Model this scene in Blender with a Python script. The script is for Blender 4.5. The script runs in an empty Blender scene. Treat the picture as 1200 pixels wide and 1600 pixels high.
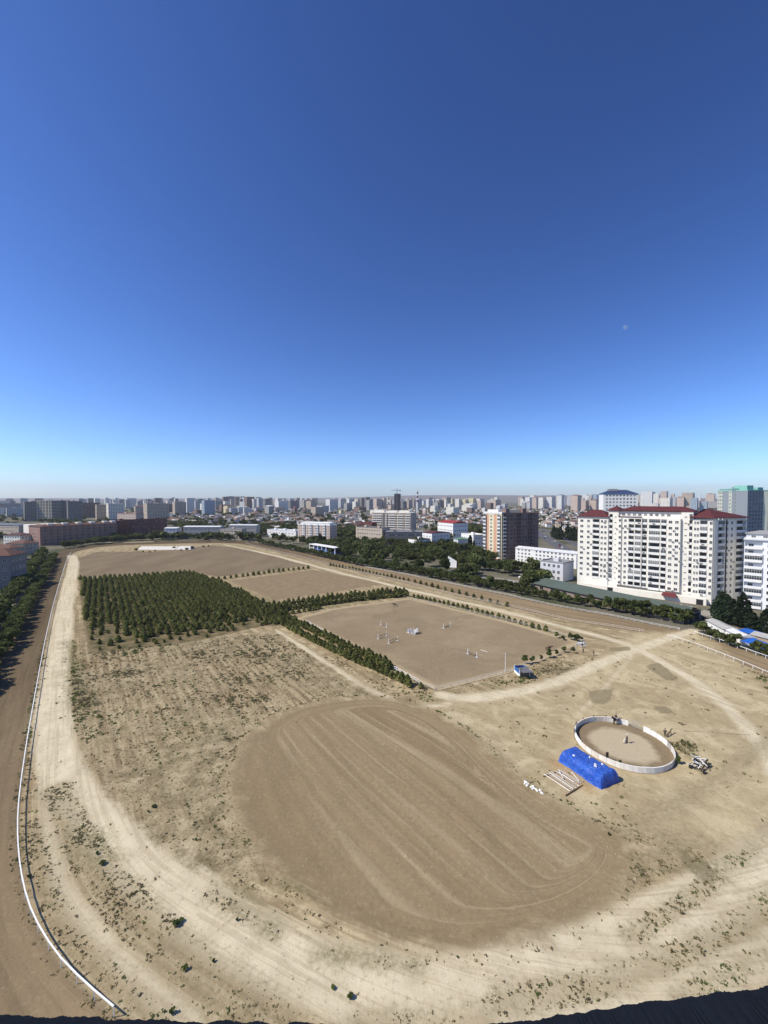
import bpy, bmesh, math, random
import numpy as np
from mathutils import Vector, Matrix
random.seed(7); RNG = np.random.default_rng(11)
R = math.radians
# ------------------------------------------------------------------ camera
H, F, HY = 50.0, 640.0, 780.0                    # camera height (m), focal length and horizon row of the 1200x1600 photograph
PITCH = math.atan((800 - HY) / F)
scene = bpy.context.scene
col = scene.collection
cam_d = bpy.data.cameras.new("camera"); cam = bpy.data.objects.new("camera", cam_d); col.objects.link(cam)
cam.location = (0, 0, H); cam.rotation_euler = (math.pi / 2 - PITCH, 0, 0)
cam_d.sensor_fit = 'VERTICAL'; cam_d.sensor_height = 36; cam_d.lens = 36 * F / 1600
cam_d.clip_start = 0.1; cam_d.clip_end = 60000
scene.camera = cam
# ------------------------------------------------------------------ light
SUN_EL, SUN_AZ = 47.0, 192.0                     # azimuth counter-clockwise from +X: the sun stands left of the view, a touch behind
world = bpy.data.worlds.new("World"); scene.world = world; world.use_nodes = True
wn = world.node_tree.nodes; wl = world.node_tree.links
sky = wn.new('ShaderNodeTexSky'); sky.sky_type = 'NISHITA'; sky.sun_disc = False
sky.sun_elevation = R(SUN_EL); sky.sun_rotation = R(90 - SUN_AZ)
sky.altitude = 2000; sky.air_density = 1.0; sky.dust_density = 2.5; sky.ozone_density = 0.5
bg = wn['Background']; bg.inputs['Strength'].default_value = 0.086
# the phone's deep, contrasty blue: one tone curve per colour, over the whole sky alike
sepc = wn.new('ShaderNodeSeparateColor'); comb = wn.new('ShaderNodeCombineColor'); wl.new(sky.outputs[0], sepc.inputs[0]); wl.new(comb.outputs[0], bg.inputs[0])
for k, (g_, m_) in enumerate(((1.62, .377), (1.50, .562), (1.40, .902))):
    pw = wn.new('ShaderNodeMath'); pw.operation = 'POWER'; pw.inputs[1].default_value = g_; ml = wn.new('ShaderNodeMath'); ml.operation = 'MULTIPLY'; ml.inputs[1].default_value = m_
    wl.new(sepc.outputs[k], pw.inputs[0]); wl.new(pw.outputs[0], ml.inputs[0]); wl.new(ml.outputs[0], comb.inputs[k])
sun_d = bpy.data.lights.new("sun", 'SUN'); sun = bpy.data.objects.new("sun", sun_d); col.objects.link(sun)
sun_d.energy = 4.5; sun_d.angle = R(0.5); sun_d.color = (1.0, 0.93, 0.81)
sdir = Vector((math.cos(R(SUN_AZ)) * math.cos(R(SUN_EL)), math.sin(R(SUN_AZ)) * math.cos(R(SUN_EL)), math.sin(R(SUN_EL))))
sun.rotation_euler = sdir.to_track_quat('Z', 'Y').to_euler(); sun.location = (-40, 0, 90)
scene.view_settings.view_transform = 'Standard'; scene.view_settings.look = 'None'
scene.view_settings.exposure = 0.25; scene.view_settings.gamma = 1.0; scene.view_settings.use_curve_mapping = False
try:
    scene.cycles.max_bounces = 5; scene.cycles.volume_bounces = 0; scene.cycles.transparent_max_bounces = 8
except Exception: pass

# ------------------------------------------------------------------ helpers
CP, SP = math.cos(PITCH), math.sin(PITCH)
def G(px, py, z=0.0):
    """where the line of sight through a photo point meets the level z"""
    x = (px - 600) / F; y = -(py - 800) / F
    dy = CP + y * SP; dz = -SP + y * CP
    t = (z - H) / dz
    return Vector((x * t, dy * t, z))
def X(px, depth): return (px - 600) / F * depth
def ZT(py, depth): return H - (py - HY) / F * depth
def DP(py, z=0.0): return (H - z) * F / (py - HY)

class MB:
    """collects shapes; build() links them as one mesh object"""
    def __init__(s): s.v = []; s.f = []; s.m = []
    def add(s, vs, fs, mi=0):
        o = len(s.v); s.v += [tuple(p) for p in vs]
        s.f += [tuple(i + o for i in f) for f in fs]; s.m += [mi] * len(fs)
    def box(s, x0, y0, z0, x1, y1, z1, mi=0):
        vs = [(x0,y0,z0),(x1,y0,z0),(x1,y1,z0),(x0,y1,z0),(x0,y0,z1),(x1,y0,z1),(x1,y1,z1),(x0,y1,z1)]
        s.add(vs, [(0,3,2,1),(4,5,6,7),(0,1,5,4),(1,2,6,5),(2,3,7,6),(3,0,4,7)], mi)
    def prism(s, poly, z0, z1, mi=0):
        n = len(poly)
        vs = [(p[0], p[1], z0) for p in poly] + [(p[0], p[1], z1) for p in poly]
        s.add(vs, [tuple(range(n))[::-1], tuple(range(n, 2*n))] + [(i, (i+1) % n, n+(i+1) % n, n+i) for i in range(n)], mi)
    def tube(s, a, b, r, n=6, mi=0, r2=None):
        a = Vector(a); b = Vector(b); d = (b - a)
        if d.length < 1e-6: return
        d.normalize(); up = Vector((0,0,1)) if abs(d.z) < .9 else Vector((1,0,0))
        u = d.cross(up).normalized(); w = d.cross(u); r2 = r if r2 is None else r2
        vs = []
        for (c, rr) in ((a, r), (b, r2)):
            for k in range(n):
                t = 2*math.pi*k/n; vs.append(c + u*math.cos(t)*rr + w*math.sin(t)*rr)
        s.add(vs, [tuple(range(n)), tuple(range(2*n-1, n-1, -1))] + [(k, n+k, n+(k+1) % n, (k+1) % n) for k in range(n)], mi)
    def quad(s, a, b, c, d, mi=0): s.add([a,b,c,d], [(0,1,2,3)], mi)
    def hip(s, x0, y0, x1, y1, z, h, inset, mi=0, over=0.4, t=0.18):
        x0 -= over; x1 += over; y0 -= over; y1 += over
        ym = (y0+y1)/2; xi = min(inset, (x1-x0)/2-.05)
        s.box(x0, y0, z, x1, y1, z+t, mi)
        z += t
        vs = [(x0,y0,z),(x1,y0,z),(x1,y1,z),(x0,y1,z),(x0+xi,ym,z+h),(x1-xi,ym,z+h)]
        s.add(vs, [(0,1,5,4),(1,2,5),(2,3,4,5),(3,0,4)], mi)
    def sphere(s, c, r, n=8, m=5, mi=0, sz=1.0):
        vs = [(c[0], c[1], c[2]+r*sz)]
        for i in range(1, m):
            t = math.pi*i/m
            for k in range(n):
                p = 2*math.pi*k/n; vs.append((c[0]+r*math.sin(t)*math.cos(p), c[1]+r*math.sin(t)*math.sin(p), c[2]+r*sz*math.cos(t)))
        vs.append((c[0], c[1], c[2]-r*sz)); e = len(vs)-1
        fs = [(0, 1+k, 1+(k+1) % n) for k in range(n)]
        for i in range(m-2):
            a = 1+i*n
            fs += [(a+k, a+n+k, a+n+(k+1) % n, a+(k+1) % n) for k in range(n)]
        a = 1+(m-2)*n
        fs += [(e, a+(k+1) % n, a+k) for k in range(n)]
        s.add(vs, fs, mi)
    def mesh(s, name, mats):
        me = bpy.data.meshes.new(name); me.from_pydata(s.v, [], s.f)
        for m in (mats if isinstance(mats, (list, tuple)) else [mats]): me.materials.append(m)
        if any(s.m): me.polygons.foreach_set('material_index', s.m)
        me.update(); return me
    def build(s, name, mats, parent=None, loc=None, rz=0.0, mat4=None):
        return link(name, s.mesh(name, mats), parent, loc, rz, mat4)
def link(name, me, parent=None, loc=None, rz=0.0, mat4=None):
    o = bpy.data.objects.new(name, me); col.objects.link(o)
    if parent is not None: o.parent = parent
    if mat4 is not None: o.matrix_local = mat4
    else:
        if loc is not None: o.location = loc
        if rz: o.rotation_euler = (0, 0, rz)
    return o
def tag(o, label, cat, group=None):
    o['label'] = label; o['category'] = cat
    if group: o['group'] = group
    return o
def thing(name, label, cat, loc=(0,0,0), rz=0.0, group=None):
    return tag(link(name, None, None, loc, rz), label, cat, group)
def struct(o): o['kind'] = 'structure'; return o
def stuff(o): o['kind'] = 'stuff'; return o
def npmesh(name, verts, faces, mats, midx=None, smooth=False):
    """fast mesh from arrays; faces is (n, k)"""
    me = bpy.data.meshes.new(name); n, k = faces.shape
    me.vertices.add(len(verts)); me.vertices.foreach_set('co', np.asarray(verts, np.float32).ravel())
    me.loops.add(n*k); me.loops.foreach_set('vertex_index', faces.astype(np.int32).ravel())
    me.polygons.add(n); me.polygons.foreach_set('loop_start', np.arange(n, dtype=np.int32)*k)
    try: me.polygons.foreach_set('loop_total', np.full(n, k, np.int32))
    except Exception: pass
    for m in (mats if isinstance(mats, (list, tuple)) else [mats]): me.materials.append(m)
    if midx is not None: me.polygons.foreach_set('material_index', midx.astype(np.int32))
    if smooth: me.polygons.foreach_set('use_smooth', np.ones(n, bool))
    me.update(calc_edges=True); me.validate(); return me
def rotz(a): return Matrix.Rotation(a, 4, 'Z')

# ------------------------------------------------------------------ materials
class NT:
    def __init__(s, name):
        s.mat = bpy.data.materials.new(name); s.mat.use_nodes = True
        s.t = s.mat.node_tree; s.n = s.t.nodes; s.l = s.t.links
        s.b = s.n['Principled BSDF']
    def node(s, t, **kw):
        n = s.n.new(t)
        for k, v in kw.items(): setattr(n, k, v)
        return n
    def put(s, sock, v):
        if hasattr(v, 'is_output'): s.l.new(v, sock)
        elif isinstance(v, (tuple, list)): sock.default_value = tuple(v) + ((1,) if len(v) == 3 and sock.type == 'RGBA' else ())
        else: sock.default_value = v
    def math(s, op, a, b=None, c=None, clamp=False):
        n = s.node('ShaderNodeMath', operation=op, use_clamp=clamp); s.put(n.inputs[0], a)
        if b is not None: s.put(n.inputs[1], b)
        if c is not None: s.put(n.inputs[2], c)
        return n.outputs[0]
    def mix(s, f, a, b, blend='MIX'):
        n = s.node('ShaderNodeMix', data_type='RGBA', blend_type=blend); s.put(n.inputs[0], f); s.put(n.inputs[6], a); s.put(n.inputs[7], b)
        return n.outputs[2]
    def attr(s, name): return s.node('ShaderNodeAttribute', attribute_name=name).outputs['Fac']
    def attrv(s, name): return s.node('ShaderNodeAttribute', attribute_name=name).outputs['Vector']
    def coord(s, k='Object'): return s.node('ShaderNodeTexCoord').outputs[k]
    def vmul(s, v, m):
        n = s.node('ShaderNodeVectorMath', operation='MULTIPLY'); s.put(n.inputs[0], v); s.put(n.inputs[1], m); return n.outputs[0]
    def noise(s, v, scale, detail=4, rough=.55, dist=0.0):
        n = s.node('ShaderNodeTexNoise'); s.put(n.inputs['Vector'], v); n.inputs['Scale'].default_value = scale
        n.inputs['Detail'].default_value = detail; n.inputs['Roughness'].default_value = rough; n.inputs['Distortion'].default_value = dist
        return n.outputs[0]
    def sm(s, v, a, b):
        n = s.node('ShaderNodeMapRange', interpolation_type='SMOOTHSTEP'); s.put(n.inputs[0], v)
        s.put(n.inputs[1], a); s.put(n.inputs[2], b); return n.outputs[0]
    def bump(s, h, strength=.4, dist=.1):
        n = s.node('ShaderNodeBump'); n.inputs['Strength'].default_value = strength; n.inputs['Distance'].default_value = dist
        s.put(n.inputs['Height'], h); s.l.new(n.outputs[0], s.b.inputs['Normal'])
    def done(s, colr, rough=.9, spec=.15):
        s.put(s.b.inputs['Base Color'], colr); s.put(s.b.inputs['Roughness'], rough)
        s.b.inputs['Specular IOR Level'].default_value = spec
        return s.mat
MATS = {}
def M(name, c, rough=.85, spec=.2, var=.12, scale=.7, metal=0.0, streak=False):
    """a weathered paint/plaster/metal: base colour broken up by two noises, optional rain streaks"""
    if name in MATS: return MATS[name]
    t = NT(name); v = t.coord()
    n1 = t.noise(v, scale, 4); n2 = t.noise(t.vmul(v, (1, 1, .12)) if streak else v, scale*5, 3)
    k = t.math('MULTIPLY_ADD', n1, 2*var, 1-var); k2 = t.math('MULTIPLY_ADD', n2, var*1.6, 1-var*.8)
    k = t.math('MULTIPLY', k, k2)
    sc = t.node('ShaderNodeVectorMath', operation='SCALE'); sc.inputs[0].default_value = c; t.l.new(k, sc.inputs['Scale'])
    t.done(sc.outputs[0], rough, spec); t.b.inputs['Metallic'].default_value = metal
    MATS[name] = t.mat; return t.mat
def leafmat(name, c1, c2, c3):
    if name in MATS: return MATS[name]
    t = NT(name); g = t.node('ShaderNodeNewGeometry'); oi = t.node('ShaderNodeObjectInfo')
    r = g.outputs['Random Per Island']
    c = t.mix(t.sm(r, .15, .85), c1, c2); c = t.mix(t.sm(r, .86, 1.0), c, c3)
    k = t.math('MULTIPLY_ADD', oi.outputs['Random'], .55, .72)
    sc = t.node('ShaderNodeVectorMath', operation='SCALE'); t.l.new(c, sc.inputs[0]); t.l.new(k, sc.inputs['Scale'])
    gn = t.noise(g.outputs['Position'], .35, 3, .6); s2 = t.node('ShaderNodeVectorMath', operation='SCALE'); t.l.new(sc.outputs[0], s2.inputs[0]); t.l.new(t.math('MULTIPLY_ADD', gn, 1.1, .45), s2.inputs['Scale'])
    t.done(s2.outputs[0], .75, .12); tl = t.node('ShaderNodeBsdfTranslucent'); t.l.new(s2.outputs[0], tl.inputs[0]); mx = t.node('ShaderNodeMixShader'); mx.inputs[0].default_value = .42
    t.l.new(t.b.outputs[0], mx.inputs[1]); t.l.new(tl.outputs[0], mx.inputs[2]); t.l.new(mx.outputs[0], t.n['Material Output'].inputs[0]); MATS[name] = t.mat; return t.mat
def glassmat(name='window glass', c=(.035,.045,.055)):
    if name in MATS: return MATS[name]
    t = NT(name); oi = t.node('ShaderNodeObjectInfo'); g = t.node('ShaderNodeNewGeometry')
    r = t.math('FRACT', t.math('ADD', oi.outputs['Random'], g.outputs['Random Per Island']))
    cc = t.mix(t.sm(r, .55, .95), c, (.22,.22,.21))          # some panes show pale curtains
    t.done(cc, .18, .5); MATS[name] = t.mat; return t.mat
GLASS = glassmat()
WHITE = M('white paint', (.78,.77,.73), .6, .3, .06)
WHITEWALL = M('white plaster', (.74,.73,.69), .85, .2, .07, .15, streak=True)
CREAM = M('cream plaster', (.78,.74,.64), .85, .2, .11, .12, streak=True)
CONC = M('grey concrete', (.38,.37,.345), .9, .15, .14, .4, streak=True)
DARKC = M('dark concrete', (.16,.155,.15), .9, .15, .12, .4, streak=True)
DARK = M('dark opening', (.03,.03,.032), .8, .1, .1)
REDROOF = M('dark red roof sheet', (.105,.032,.034), .8, .15, .16, .4)
BROWNROOF = M('brown roof tile', (.14,.075,.055), .85, .15, .18, .5)
GREYROOF = M('grey roofing', (.27,.27,.27), .85, .2, .2, .3)
PALEROOF = M('pale roof sheet', (.62,.62,.61), .6, .3, .1, .3)
GREENROOF = M('faded green roof sheet', (.085,.108,.09), .8, .15, .16, .15)
TRUNK = M('bark', (.11,.075,.05), .95, .05, .2, 3)
WOOD = M('weathered wood', (.36,.29,.21), .9, .1, .2, 3)
DWOOD = M('dark wood', (.08,.055,.04), .9, .1, .2, 3)
BLACK = M('black rubber', (.025,.024,.023), .85, .2, .1)
STEEL = M('galvanised steel', (.38,.39,.40), .5, .4, .1, 2, .6)

# ------------------------------------------------------------------ ground plan (all outlines in metres on the ground, read off the photograph)
def P(pts): return np.array([G(*p)[:2] for p in pts])
RAIL_PX = [(178,1593),(140,1558),(95,1513),(55,1453),(35,1395),(26,1312),(31,1240),(43,1160),(56,1085),(70,1005),(85,940),(97,900),(104,876),(111,865)]
RAIL_L = [tuple(p) for p in P(RAIL_PX)]
RAIL_FAR = [tuple(p) for p in P([(130,858),(170,853),(240,850),(310,849),(350,848.5)])]
RAIL_R = [tuple(p) for p in P([(384,850),(450,866),(520,884),(600,903),(700,928),(800,950),(900,972),(1006,988)])]
RAIL_R2 = [tuple(p) for p in P([(1043,995),(1100,1015),(1200,1055)])]
def chaikin(p, n=2, closed=False):
    p = np.asarray(p, float)
    for _ in range(n):
        if closed: q = np.roll(p, -1, 0); p = np.stack([.75*p+.25*q, .25*p+.75*q], 1).reshape(-1, 2)
        else:
            a, b = p[:-1], p[1:]; m = np.stack([.75*a+.25*b, .25*a+.75*b], 1).reshape(-1, 2); p = np.vstack([p[:1], m, p[-1:]])
    return p
LOOP = chaikin(RAIL_L + RAIL_FAR + RAIL_R + RAIL_R2 + [(122,98),(118,72),(98,45),(66,27),(30,21),(0,26)], 2, True)
OUT_L = [tuple(p) for p in P([(-60,1130),(0,1016),(30,960),(62,910),(78,880),(88,863),(110,855),(170,848.5),(250,845),(330,844.5)])]
OUT_R = [tuple(p) for p in P([(384,844.5),(450,858),(520,874),(570,885),(640,899),(700,911),(800,932),(860,945),(960,964),(1062,984),(1090,993),(1140,1008),(1200,1030)])]
OUTER = chaikin(OUT_L + OUT_R + [(150,115),(146,70),(125,25),(80,5),(30,-2),(-30,8),(-70,25),(-96,55)], 1, True)
ARENA = np.vstack([P([(682,1079)]), P([(600,1035)]), P([(463,966)]), P([(520,951)]), P([(640,935)]), P([(780,968)]), P([(908,1004)]), P([(805,1049)])])
OVAL = chaikin(P([(590,1088),(660,1102),(740,1152),(800,1210),(880,1265),(962,1305),(985,1350),(950,1405),(860,1455),(740,1484),(620,1474),(520,1432),(440,1370),(380,1290),(362,1220),(380,1160),(430,1118),(500,1096)]), 2, True)
PLANT = P([(122,905),(302,894),(360,915),(428,948),(475,978),(412,978),(300,1003),(140,1022),(128,960)])
FAR1 = P([(122,872),(150,862),(240,862),(330,852),(380,856),(480,884),(340,902),(300,893),(124,903)])
FAR2 = P([(360,908),(490,890),(600,912),(520,926),(430,938)])
FIELD = P([(120,1022),(300,1003),(430,985),(560,1065),(600,1085),(500,1094),(430,1115),(378,1160),(360,1220),(380,1290),(440,1375),(330,1400),(230,1320),(150,1240),(112,1150),(108,1080)])
SAND = P([(660,1098),(740,1085),(860,1060),(930,1030),(990,990),(1090,985),(1170,1050),(1260,1150),(1260,1330),(1100,1330),(1000,1300),(880,1265),(800,1205),(730,1140)])
PEN = P([(901,1148),(905,1135),(940,1122),(1000,1132),(1056,1175),(1050,1195),(1000,1200),(960,1185)])
PATHS = [  # centre line, half width (m), strength
 (P([(112,868),(116,880),(108,915),(102,950),(94,1000),(86,1060),(82,1120),(84,1170),(100,1215),(140,1270),(205,1340),(290,1415),(400,1485),(520,1530),(650,1545),(800,1530),(950,1490),(1080,1440),(1210,1350)]), 3.2, 1.0),
 (P([(78,1160),(72,1260),(80,1340),(105,1405),(150,1460),(220,1535),(300,1605)]), 1.0, .9),
 (P([(350,851),(430,868),(520,892),(640,922),(760,949),(900,984),(990,1008),(1080,1060),(1140,1105),(1195,1170),(1230,1240)]), 3.6, -.6),
 (P([(1235,1470),(1120,1530),(980,1575),(800,1600)]), 2.4, .6),
 (P([(1230,1290),(1150,1345),(1040,1398),(960,1440),(850,1478),(720,1505)]), 1.7, .6),
 (P([(432,985),(500,1030),(590,1083),(640,1108),(700,1100)]), 1.5, .4),
 (P([(1085,985),(1010,1008),(930,1040),(840,1078),(730,1092),(690,1085)]), 4.8, -1.4),
 (P([(130,848),(240,846.5)]), 3.0, .5),
 (P([(1000,1010),(940,1080),(900,1120)]), 2.6, -1.0),
 (P([(290,1320),(360,1410),(470,1500),(600,1560)]), .7, .6),
]
def sdf(P2, poly):
    """signed distance to a closed outline, positive inside"""
    x, y = P2[:, 0], P2[:, 1]; d = np.full(len(P2), 1e12); ins = np.zeros(len(P2), bool)
    for i in range(len(poly)):
        a = poly[i]; b = poly[(i+1) % len(poly)]; e = b-a
        t = np.clip(((x-a[0])*e[0]+(y-a[1])*e[1])/max(e@e, 1e-9), 0, 1)
        d = np.minimum(d, (x-a[0]-t*e[0])**2+(y-a[1]-t*e[1])**2)
        c = (a[1] > y) != (b[1] > y)
        with np.errstate(divide='ignore', invalid='ignore'):
            xi = e[0]*(y-a[1])/(e[1] if e[1] != 0 else 1e-9)+a[0]
        ins ^= c & (x < xi)
    return np.sqrt(d)*np.where(ins, 1, -1)
def linedist(P2, pl):
    """distance to an open line and arc length of the nearest point"""
    x, y = P2[:, 0], P2[:, 1]; d = np.full(len(P2), 1e12); u = np.zeros(len(P2)); s = 0.0
    for a, b in zip(pl[:-1], pl[1:]):
        e = b-a; L = math.hypot(*e); t = np.clip(((x-a[0])*e[0]+(y-a[1])*e[1])/max(L*L, 1e-9), 0, 1)
        dd = (x-a[0]-t*e[0])**2+(y-a[1]-t*e[1])**2; m = dd < d
        d = np.where(m, dd, d); u = np.where(m, s+t*L, u); s += L
    return np.sqrt(d), u
def axis(segs, lo, hi, g=1.16):
    v = []
    for a, b, st in segs: v += list(np.arange(a, b, st))
    v.append(segs[-1][1]); st = segs[-1][2]; x = v[-1]
    while x < hi: st *= g; x += st; v.append(x)
    st = segs[0][2]; x = v[0]; pre = []
    while x > lo: st *= g; x -= st; pre.append(x)
    return np.array(pre[::-1]+v)
xs = axis([(-250,-110,1.6),(-110,130,.85),(130,200,2.0)], -9000, 9000)
ys = axis([(28,120,.7),(120,250,1.2),(250,500,2.6)], -600, 14000)
gx, gy = np.meshgrid(xs, ys); GP = np.stack([gx.ravel(), gy.ravel()], 1); nV = len(GP)
near = (np.abs(GP[:, 0]) < 420) & (GP[:, 1] > -40) & (GP[:, 1] < 640)
NP_ = GP[near]
def field(fn, fill):
    o = np.full(nV, fill, np.float32); o[near] = fn(NP_); return o
def vnoise(P2, sc, seed=0):
    """smooth value noise"""
    q = P2*sc; i = np.floor(q).astype(np.int64); f = q-i; f = f*f*(3-2*f)
    def h(a, b):
        n = (a*374761393+b*668265263+seed*1442695041) & 0xffffffff; n = ((n ^ (n >> 13))*1274126177) & 0xffffffff
        return ((n ^ (n >> 16)) & 0xffff)/65535.0
    a = h(i[:,0], i[:,1]); b = h(i[:,0]+1, i[:,1]); c = h(i[:,0], i[:,1]+1); d = h(i[:,0]+1, i[:,1]+1)
    return (a*(1-f[:,0])+b*f[:,0])*(1-f[:,1])+(c*(1-f[:,0])+d*f[:,0])*f[:,1]
LOOPC = np.vstack([LOOP, LOOP[:1]])
d_loop = field(lambda p: sdf(p, LOOP), -500.)
dl, ul = linedist(NP_, LOOPC)
flow = np.zeros((nV, 3), np.float32); flow[near, 0] = ul; flow[near, 1] = np.where(d_loop[near] > 0, dl, -dl)
d_out = field(lambda p: sdf(p, OUTER), -500.)
d_oval = field(lambda p: sdf(p, OVAL), -500.); d_arena = field(lambda p: sdf(p, ARENA), -500.)
d_plant = field(lambda p: sdf(p, PLANT), -500.); d_far1 = field(lambda p: sdf(p, FAR1), -500.); d_far2 = field(lambda p: sdf(p, FAR2), -500.)
d_field = field(lambda p: sdf(p, FIELD), -500.); d_sand = field(lambda p: sdf(p, SAND), -500.)
def path_field(p):
    best = np.full(len(p), -50.)
    for pl, w, st in PATHS:
        d, _ = linedist(p, chaikin(pl, 2)); best = np.maximum(best, (w-d)-(1-st)*1.2)
    return best
d_path = field(path_field, -50.)
BANDS = [  # strips of browner, weedier soil left between the wheel lines
 (P([(328,1398),(370,1425),(430,1460)]), .9), (P([(495,1488),(560,1500),(660,1506)]), .8), (P([(860,1425),(950,1385),(1045,1335),(1110,1320)]), 1.7),
 (P([(985,1462),(1090,1400),(1215,1285)]), 1.2), (P([(780,1562),(900,1545),(1010,1515),(1120,1465),(1230,1395)]), 1.4), (P([(88,1235),(120,1310),(175,1385),(260,1475),(345,1550),(440,1610)]), 2.3),
 (P([(560,1590),(700,1585),(850,1572),(960,1545)]), .8), (P([(52,1290),(75,1390),(120,1475),(190,1550),(255,1605)]), 1.3), (P([(1060,1560),(1150,1520),(1230,1470)]), 1.1),
 (P([(730,1140),(810,1212),(890,1275),(975,1310),(1060,1305)]), 1.2), (P([(900,1330),(1000,1290),(1100,1230),(1215,1150)]), 1.6)]
def band_field(p):
    best = np.full(len(p), -50.)
    for pl, w in BANDS:
        d, _ = linedist(p, chaikin(pl, 2)); best = np.maximum(best, w-d)
    return best
d_band = field(band_field, -50.)
DAMP = [P([(1008,1040),(1030,1035),(1062,1062),(1040,1064)]), P([(1020,1103),(1040,1102),(1054,1115),(1030,1116)]), P([(950,1012),(985,1010),(985,1016),(955,1018)]),
        P([(1060,1330),(1100,1345),(1125,1370),(1110,1385),(1070,1355)]), P([(920,1080),(960,1075),(950,1100),(925,1098)]), P([(845,1046),(870,1040),(905,1044),(870,1052)])]
d_damp = field(lambda p: np.maximum.reduce([sdf(p, q) for q in DAMP]), -50.)
GREEN = [P([(98,1075),(125,1060),(160,1095),(130,1120),(108,1110)]), P([(440,940),(600,920),(640,928),(470,960),(425,958)]), P([(1040,1160),(1085,1160),(1095,1185),(1070,1180)]), P([(355,912),(430,938),(470,962),(425,950)]),
         P([(110,1285),(165,1300),(180,1345),(150,1350)]), P([(1060,1325),(1115,1345),(1130,1375),(1085,1365)]), P([(98,1000),(118,1000),(125,1060),(102,1070)]), P([(350,1408),(395,1430),(430,1452),(410,1452)]), P([(500,1490),(560,1500),(650,1500),(600,1505)])]
d_green = field(lambda p: np.maximum.reduce([sdf(p, q) for q in GREEN]), -50.)
d_loopin = d_loop
oc = OVAL.mean(0)
tdir = np.array([.62, -.785]); ndir = np.array([.785, .62])
alo = (GP-oc)@tdir; lin = ((GP-oc)@ndir)/(1-.75*np.clip(np.abs(alo)/62, 0, .95)**2)      # drag lines bow outwards and close up at the ends
# relief: clods, wheel ruts, plough lines, all real height
z = np.zeros(nV)
w_ = near & (d_out > 0)
q = GP[w_]
z[w_] = (vnoise(q, .9, 1)-.5)*.10+(vnoise(q, .35, 2)-.5)*.14+(vnoise(q, .08, 3)-.5)*.35
flat = np.clip(np.maximum.reduce([d_arena, field(lambda p: sdf(p, PEN), -50.)])/2+.5, 0, 1)
z *= 1-.85*flat
edge = np.exp(-(d_oval/1.2)**2)*.16; z += edge
z += np.where(d_oval > 0, .05*np.sin(lin*2.1+2*vnoise(GP, .05, 5)*4), 0)*(np.clip(d_oval/4, 0, 1))
z += np.where((d_field > 0), .07*np.sin(((GP@np.array([.80, .60])))*2.4+3*vnoise(GP, .07, 6)), 0)
z += np.where((d_plant < 0) & (d_plant > -4), .3*np.exp(-((d_plant+2.2)/.9)**2), 0)*(GP[:, 1] < 165)
z -= np.clip(-d_out/60, 0, 1)*0.0
nx, ny = len(xs), len(ys)
ii = np.arange(nV).reshape(ny, nx)
faces = np.stack([ii[:-1,:-1].ravel(), ii[:-1,1:].ravel(), ii[1:,1:].ravel(), ii[1:,:-1].ravel()], 1)

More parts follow.
